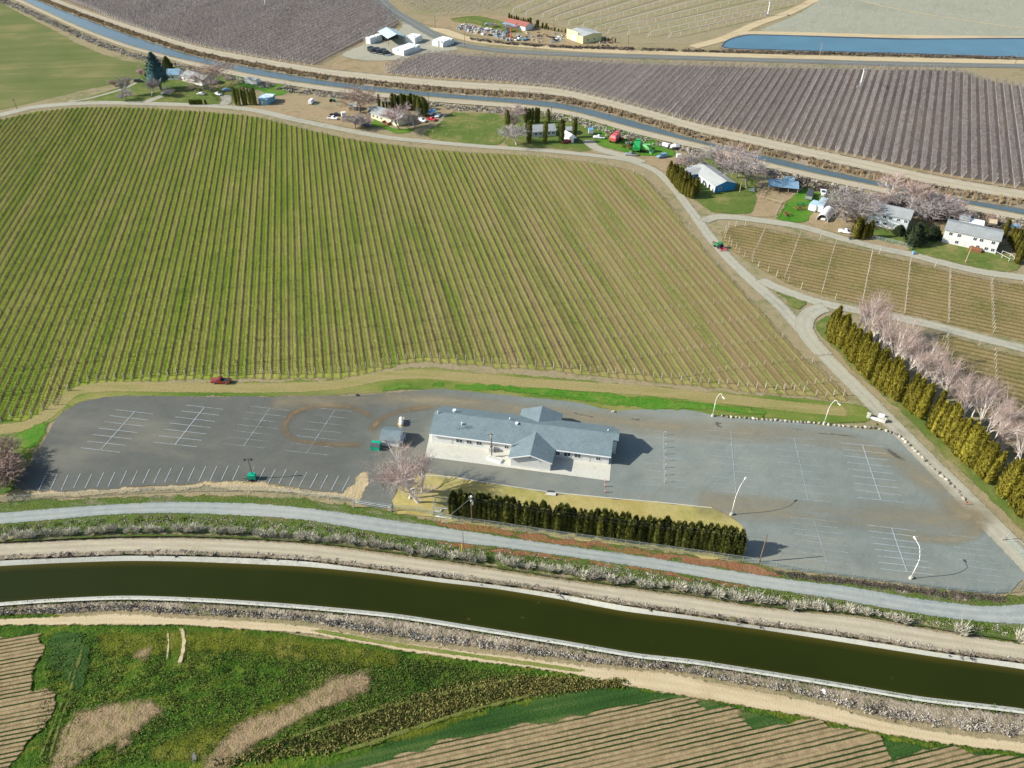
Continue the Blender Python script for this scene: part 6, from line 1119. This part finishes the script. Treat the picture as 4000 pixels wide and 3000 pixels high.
for x in (0, 11):
    for y in (.5, 6.5, 13, 19.5): MB().cyl((x, y, 0), (x, y, 4.1), .15, n=6).build('post', M['wood'], ps)
MB().box(.2, 10.8, 14, 14.2, .05, 3.9).build('inner_wall', M['dkgrey'], ps)
for (u, v), lab in (((1458, 204), 'left'), ((1482, 208), 'middle'), ((1507, 213), 'right')):
    o = thing('tarped_stack', f'stack under black tarp, {lab} of three beside the big bin block', 'tarped stack', u, v, .5); MB().loft([[(-1.9, y, 0), (1.9, y, 0), (1.8, y, z1), (0, y, z1+.25), (-1.8, y, z1)] for y, z1 in ((-3.5, 1.6), (-1, 2.2), (2, 2.0), (5, 2.3))]).build('tarp', BLK, o); MB().box(-1.8, 1.8, -3.7, -3.5, 0, 1.0).build('pallet', M['bin'], o)
# ---- boats, trailers, implements
def boat(label, u, v, rot, mat, cover=None, L=6.0, sc=1):
    o = thing('boat', label, 'boat', u, v, rot); hs = []
    for x, w_, z0, z1 in ((-.5, 1, .75, 1.5), (.1, 1, .7, 1.5), (.35, .7, .8, 1.6), (.5, .05, 1.2, 1.75)): hs.append([(x*L, -w_*1.1, z1), (x*L, -w_*.6, z0), (x*L, w_*.6, z0), (x*L, w_*1.1, z1)])
    MB().loft(hs).build('hull', mat, o)
    if cover: MB().loft([[(x*L, -w_*1.12, z), (x*L, w_*1.12, z), (x*L, w_*.5, z+hh), (x*L, -w_*.5, z+hh)] for x, w_, z, hh in ((-.5, 1, 1.5, .4), (-.05, 1, 1.5, .9), (.2, .9, 1.52, .5), (.5, .06, 1.76, .03))]).build('cover', cover, o)
    else: MB().loft([[(x*L, -w_, z), (x*L, w_, z), (x*L, w_*.8, z+hh), (x*L, -w_*.8, z+hh)] for x, w_, z, hh in ((-.1, .8, 1.5, .55), (.08, .7, 1.5, .2))]).build('windscreen', M['glass'], o)
    MB().box(-L*.45, L*.62, -.06, .06, .5, .62).build('trailer_frame', M['metal'], o); wheels(o, L*.8, 2.0, .32, (.3,)); o.scale = (sc,)*3; return o
boat('white motorboat on a trailer on the green yard', 3213, 764, -1.9, M['trim']); BT = colm('blue_tarp', (.10, .34, .6), rough=.6)
boat('boat under light blue cover, left of two beside the evergreens', 1671, 449, 1.2, M['trim'], colm('pale_blue_cover', (.2, .38, .55), rough=.7)); boat('boat under light blue cover, right of two beside the evergreens', 1692, 447, 1.2, M['trim'], colm('bright_blue_cover', (.22, .48, .66), rough=.7)); boat('small white upturned boat beside the sagebrush', 2637, 582, .2, M['trim'], M['trim'], 4)
def trailer(name, label, A, B, W_, h, mat, z0=.6, roofm=None, cat_='trailer', ax=(.35, .5)):
    a, b = np.array(G(*A)), np.array(G(*B)); L = np.linalg.norm(b-a); o = thing(name, label, cat_, xy=(a+b)/2, rot=math.atan2(b[1]-a[1], b[0]-a[0])); MB().loft([[(-L/2, -W_/2, z0), (-L/2, W_/2, z0), (-L/2, W_/2, h), (-L/2, -W_/2, h)], [(L/2, -W_/2, z0), (L/2, W_/2, z0), (L/2, W_/2, h), (L/2, -W_/2, h)]]).build('body', mat, o)
    MB().loft([[(x, -W_/2-.03, h), (x, W_/2+.03, h), (x, W_/2-.2, h+.14), (x, -W_/2+.2, h+.14)] for x in (-L/2-.04, L/2+.04)]).build('roof', roofm or mat, o); MB().cyl((L/2, 0, z0-.1), (L/2+1.2, 0, z0-.15), .06, n=5).build('hitch', M['metal'], o); wheels(o, L, W_, .38, ax); return o
trailer('box_trailer', 'short white box trailer with pale blue roof in the bright yard', (3184, 812), (3168, 828), 2.8, 2.9, M['white'], .5, colm('pale_blue_roof', (.4, .55, .62)))
trailer('box_trailer', 'long blue grey roofed box trailer in the bright yard', (3218, 800), (3196, 832), 2.7, 2.9, GREYW, .5, colm('pale_blue_roof', (.4, .55, .62))); trailer('box_trailer', 'white box trailer in front of the cream farmhouse trees', (1335, 460), (1352, 458), 2.3, 2.6, M['white']); trailer('stock_trailer', 'grey open topped dump trailer on the green yard', (3166, 760), (3156, 784), 2.5, 1.9, M['metal'], .6, M['dkgrey'])
trailer('flat_trailer', 'small white flat trailer right of the covered boats', (1705, 462), (1714, 450), 2.2, .75, M['trim'], .6); trailer('tarped_trailer', 'trailer with bright blue tarp top behind the cottage yard', (2298, 524), (2316, 524), 2.4, 2.6, GREYW, .6, BT); trailer('tank_trailer', 'white tank trailer near the sagebrush', (2588, 572), (2610, 578), 1.6, 1.7, M['trim'])
trailer('parked_camper', 'small white camper against the blue house hedge corner', (2642, 622), (2658, 622), 2.1, 2.3, M['white'])
ct = house('carport_tent', 'white peaked carport tent beside the red hatchback', (2236, 560), (2254, 558), 9, 2.2, 3.3, M['trim'], M['trim'], 'tent', ridge_y=True, ox=.1, oy=.1); ct.rotation_euler = (0, 0, .55); MB().box(.7, 3.2, -.04, 0, .1, 2.0).build('opening', M['dkgrey'], ct)
hs = thing('hoop_shelter', 'white arched hoop shelter open at the front', 'shelter', 3212, 862, math.atan2(G(3238, 826)[1]-G(3212, 862)[1], G(3238, 826)[0]-G(3212, 862)[0])-math.pi/2); A_ = [(2.1*math.cos(t), 2.9*math.sin(t)) for t in np.linspace(0, math.pi, 13)]; MB().loft([[(x, y, z) for x, z in A_]+[(x*.96, y, z*.97) for x, z in A_[::-1]] for y in (-1, 8)]).build('cover', M['trim'], hs)
for y in (-.8, 3.5, 7.8): MB().tube([(x*.93, y, z*.94) for x, z in A_], .05, 4).build('hoop', M['metal'], hs)
def tractor(label, u, v, rot, mat, sc=1.0, cab=True, name='tractor', load=None):
    o = thing(name, label, 'tractor', u, v, rot); MB().loft([sec4(.1, .9, .7, 1.5, .8), sec4(1.9, .8, .7, 1.35, .7)]).build('bonnet', mat, o)
    if cab: MB().box(-1.1, .1, -.7, .7, 1.0, 2.3).build('cab', M['glass'], o); MB().box(-1.25, .25, -.8, .8, 2.3, 2.45).build('roof', mat, o)
    else: MB().box(-.9, -.4, -.3, .3, 1.2, 1.8).build('seat', M['black'], o)
    for s in (-1, 1): MB().cyl((-.7, s*.55, .8), (-.7, s*1.0, .8), .8, n=16).build('rear_wheel', M['tyre'], o); MB().cyl((1.4, s*.5, .45), (1.4, s*.8, .45), .45, n=12).build('front_wheel', M['tyre'], o)
    MB().cyl((1.0, .3, 1.4), (1.0, .3, 2.2), .05, n=6).build('exhaust', M['dkgrey'], o); o.scale = (sc,)*3; return o
tractor('green tractor with cab towing gear on the access lane', 2806, 968, 2.3, colm('farm_green', (.02, .24, .06)), .95)
def implement(label, A, rot, mat, L=3.0, W_=2.0, h=1.2, name='implement', cat_='farm implement', tines=5):
    o = thing(name, label, cat_, A[0], A[1], rot); MB().box(-L/2, L/2, -W_/2, -W_/2+.15, h*.6, h*.75).box(-L/2, L/2, W_/2-.15, W_/2, h*.6, h*.75).box(-L/2, -L/2+.15, -W_/2+.15, W_/2-.15, h*.6, h*.75).box(L/2-.15, L/2, -W_/2+.15, W_/2-.15, h*.6, h*.75).build('frame', mat, o)
    for k in range(tines): x = -L/2+L*(k+.5)/tines; MB().tube([(x, 0, h), (x, -.3, h*.7), (x+.1, -.35, .2), (x+.25, -.2, .05)], .07, 4).build('tine', mat, o)
    MB().cyl((0, W_/2, h*.7), (0, W_/2+1.3, h*.4), .08, n=5).build('drawbar', mat, o); wheels(o, L*.8, W_+.3, .33, (.5,)); return o
implement('pink red mower behind the tractor on the lane', (2824, 978), 2.3, colm('mower_red', (.55, .08, .09)), 2.2, 1.8, .9); implement('rusty sprayer in front of the tractor on the lane', (2792, 956), 2.3, M['rust'], 2.0, 1.3, 1.1)
implement('green seed drill on the bright yard', (3136, 803), 0, colm('farm_green', (.02, .24, .06)), 6, 1.4, 1.3, tines=8); implement('rusty cultivator below the green drill', (3128, 820), .1, M['rust'], 5, 2.2, 1.3, tines=8); implement('small rusty baler on the bright grass near the corral fence', (3073, 843), .3, M['rust'], 2.2, 2.2, 1.4)
for (u, v), lab, mt, l_ in (((2440, 575), 'brown disc harrow between the two harvesters', M['rust'], 4), ((2456, 566), 'grey tractor frame between the harvesters', M['metal'], 3), ((2464, 583), 'red brown plough left of the green harvester', M['rust'], 3.5), ((2480, 552), 'brown hay rake behind the green harvester', M['rust'], 6), ((2378, 536), 'yellow brown implement left of the red harvester', M['woodlight'], 3)): implement(lab, (u, v), .2, mt, l_, 2, 1.6)
def harvester(label, u, v, rot, mat, sc, hop=True):
    o = thing('harvester', label, 'harvester', u, v, rot); MB().loft([[(-3, -1.5, 1.2), (3, -1.5, 1.2), (3, 1.5, 1.2), (-3, 1.5, 1.2)], [(-3.2, -1.6, 2.6), (2.6, -1.6, 2.8), (2.6, 1.6, 2.8), (-3.2, 1.6, 2.6)], [(-2.6, -1.1, 3.6), (.8, -1.2, 3.9), (.8, 1.2, 3.9), (-2.6, 1.1, 3.6)]]).build('body', mat, o)
    MB().loft([sec4(1.1, 2.0, 2.8, 4.1, 1.7), sec4(2.7, 2.0, 2.8, 3.9, 1.5)]).build('cab', M['glass'], o); MB().box(.95, 2.8, -.95, .95, 4.1, 4.25).build('cab_roof', mat, o); MB().loft([[(3.1, -2.2, .3), (3.1, 2.2, .3), (3.1, 2.2, 1.3), (3.1, -2.2, 1.3)], [(4.6, -2.4, .15), (4.6, 2.4, .15), (4.6, 2.4, .5), (4.6, -2.4, .5)]]).build('header', mat, o)
    MB().tube([(-1, 1.4, 3.3), (-2.6, 2.2, 4.2), (-4.2, 2.6, 4.5)], .2, 6).build('chute', mat, o)
    for s in (-1, 1): MB().cyl((1.7, s*1.5, .95), (1.7, s*2.0, .95), .95, n=14).build('front_wheel', M['tyre'], o); MB().cyl((-2.2, s*1.2, .6), (-2.2, s*1.6, .6), .6, n=12).build('rear_wheel', M['tyre'], o)
    o.scale = (sc,)*3; return o
harvester('faded red combine harvester on the green yard', 2403, 553, 1.0, colm('harvester_red', (.52, .09, .09)), 1.0); harvester('bright green combine harvester at the end of the machine row', 2488, 588, 1.3, colm('harvester_green', (.02, .33, .08)), 1.05); harvester('light green potato harvester right of the bright green one', 2519, 592, -.5, colm('light_green', (.15, .45, .12)), .85)
tractor('small red tractor among the machines', 2470, 570, .4, DRED, 1.0, False); tractor('small green garden tractor in the corral by the white van', 1298, 398, 0, colm('dark_green_paint', (.01, .1, .04)), .9, False)
# corral and yard fences
fence('corral_fence', 'weathered wooden rail fence in front of the metal shelter', [(2965, 778), (3000, 788), (3050, 800)], 1.3, 2.5, None, 'woodlight', r=.1); fence('corral_fence', 'wooden rail fence beside the leaning posts of the corral', [(2966, 778), (2975, 755), (2985, 742)], 1.5, 2.5, None, 'woodlight', r=.1); fence('yard_fence', 'long wire and post fence between the corral and the bright yard', [(3058, 790), (3042, 820), (3027, 850)], 1.4, 2.2, None, 'woodlight', r=.08)
fence('board_fence', 'grey board fence along the lane below the grey house', [(3405, 935), (3480, 950), (3562, 972)], 1.5, 2, 'boards' if False else 'mesh', 'metal', r=.07); fence('pipe_corral', 'green pipe corral around the horse yard', [(1232, 415), (1262, 425), (1310, 425), (1308, 395), (1240, 392)], 1.5, 3, None, 'cgreen', r=.06)
fence('pasture_fence', 'thin fence along the left side of the green pasture', [(1715, 482), (1735, 460), (1745, 445)], 1.3, 3, None, 'trim', r=.05); fence('garden_fence', 'white rail fence in the corner garden of the ranch house', [(3885, 994), (3915, 1010), (3945, 1025), (3960, 1012), (3912, 992)], 1.2, 2.5, None, 'trim', r=.07)
for k, (u, v) in enumerate([(1703, 503), (1760, 478), (1790, 492), (1755, 515), (1690, 520), (1745, 530), (1830, 520), (1844, 500), (1880, 530), (1905, 480), (1930, 470), (1820, 460), (1860, 555), (1895, 545)]): small_sign('pasture_stake', 'short pale stake standing in the green pasture', 'stake', u, v, 1.3, 'woodlight', None, 'stakes in the pasture', .08)
o = thing('garden_ornament', 'small pale blue and white garden windmill beside the dark shrub tree', 'garden windmill', 1615, 500); MB().tube([(-.3, 0, 0), (0, 0, 2.2)], .07, 5).tube([(.3, 0, 0), (0, 0, 2.2)], .07, 5).build('tower', M['trim'], o); MB().cyl((0, -.1, 2.3), (0, 0, 2.3), .55, n=10).build('wheel', BLUE, o)
for (u, v), lab, mt in (((3566, 994), 'blue wheelie bin on the verge of the lane', BLUE), ((3319, 936), 'grey wheelie bin near the white pickup', M['dkgrey'])): o = thing('wheelie_bin', lab, 'bin', u, v, .3); MB().loft([[(-.3, -.3, .05), (.3, -.3, .05), (.3, .3, .05), (-.3, .3, .05)], [(-.38, -.4, 1.1), (.38, -.4, 1.1), (.38, .4, 1.1), (-.38, .4, 1.1)]]).build('body', mt, o); MB().box(-.4, .4, -.45, .45, 1.1, 1.18).build('lid', mt, o)
# ---- junkyard
cols = [('white', colm('dull_white_scrap', (.45, .45, .42), rough=.8), 'dull white'), ('rust', M['rust'], 'rusty brown'), ('grey', M['dkgrey'], 'dark grey'), ('blue', colm('grey_blue_scrap', (.2, .25, .28), rough=.7), 'grey blue'), ('tan', M['woodlight'], 'tan'), ('metal', M['metal'], 'dull steel')]
jk = []
for i in range(6):
    m_ = MB()
    for k in range(5): x, y = rng.uniform(-1.2, 1.2, 2); w_, d_, h_ = rng.uniform(.4, 1.6), rng.uniform(.3, 1.0), rng.uniform(.3, 1.1); m_.loft([[(x-w_/2, y-d_/2, 0), (x+w_/2, y-d_/2, 0), (x+w_/2, y+d_/2, 0), (x-w_/2, y+d_/2, 0)], [(x-w_*.4, y-d_*.5, h_), (x+w_*.45, y-d_*.3, h_*.8), (x+w_*.4, y+d_*.4, h_), (x-w_*.5, y+d_*.4, h_*.9)]])
    oo = m_.build('scrap_heap', M['trim']); jk.append(oo.data.copy()); bpy.data.objects.remove(oo)
jm = {}
for k in range(150):
    t = rng.uniform(); u = 1790+t*600 if k % 3 else 1790+rng.uniform()*200; lo, hi = np.interp(u, [1790, 1900, 2000, 2150, 2390], [92, 112, 130, 128, 150]), np.interp(u, [1790, 1900, 2000, 2150, 2390], [118, 140, 162, 172, 182]); v = rng.uniform(lo, hi)
    if 2205 < u < 2325 and v > 135: continue
    nm, mt, lab = cols[k % 6]; key = (nm, k % 6)
    if key not in jm: d_ = jk[k % 6].copy(); d_.materials.clear(); d_.materials.append(mt); jm[key] = d_
    o = bpy.data.objects.new('scrap_heap', jm[key]); link(o); put(o, G(u, v), rng.uniform(0, 6), rng.uniform(.7, 1.5)); tag(o, f'{lab} heap of scrap lying in the junkyard above the highway', 'scrap heap', f'{lab} scrap in the junkyard')
cr = thing('red_crane', 'bright red hoist frame standing in the junkyard', 'hoist', 1996, 148, .3); MB().tube([(0, 0, 0), (0, 0, 6), (2.5, 0, 6.6), (4, 0, 9)], .28, 6).build('arm', M['redpaint'], cr); MB().cyl((4, 0, 9), (4, 0, 3), .2, n=6).build('leg', M['redpaint'], cr); MB().box(-.8, .8, -.8, .8, 0, .4).build('base', M['redpaint'], cr)
for k, (u, v, l_) in enumerate([(3050, 705, 8), (3020, 700, 6), (3100, 735, 5), (2940, 745, 4), (3250, 830, 4), (3265, 815, 3)]):
    nm, mt, lab = cols[k % 6]; o = bpy.data.objects.new('scrap_heap', jm[list(jm)[k]]); link(o); put(o, G(u, v), k, 1.0); tag(o, ['pile of white boards behind the corral shelter', 'rusty pile at the left behind the corral', 'dark scrap right of the corral shelter', 'grey blue junk beside the tall tree', 'tan boards by the hoop shelter', 'dull metal scrap right of the trailers'][k], 'scrap heap')
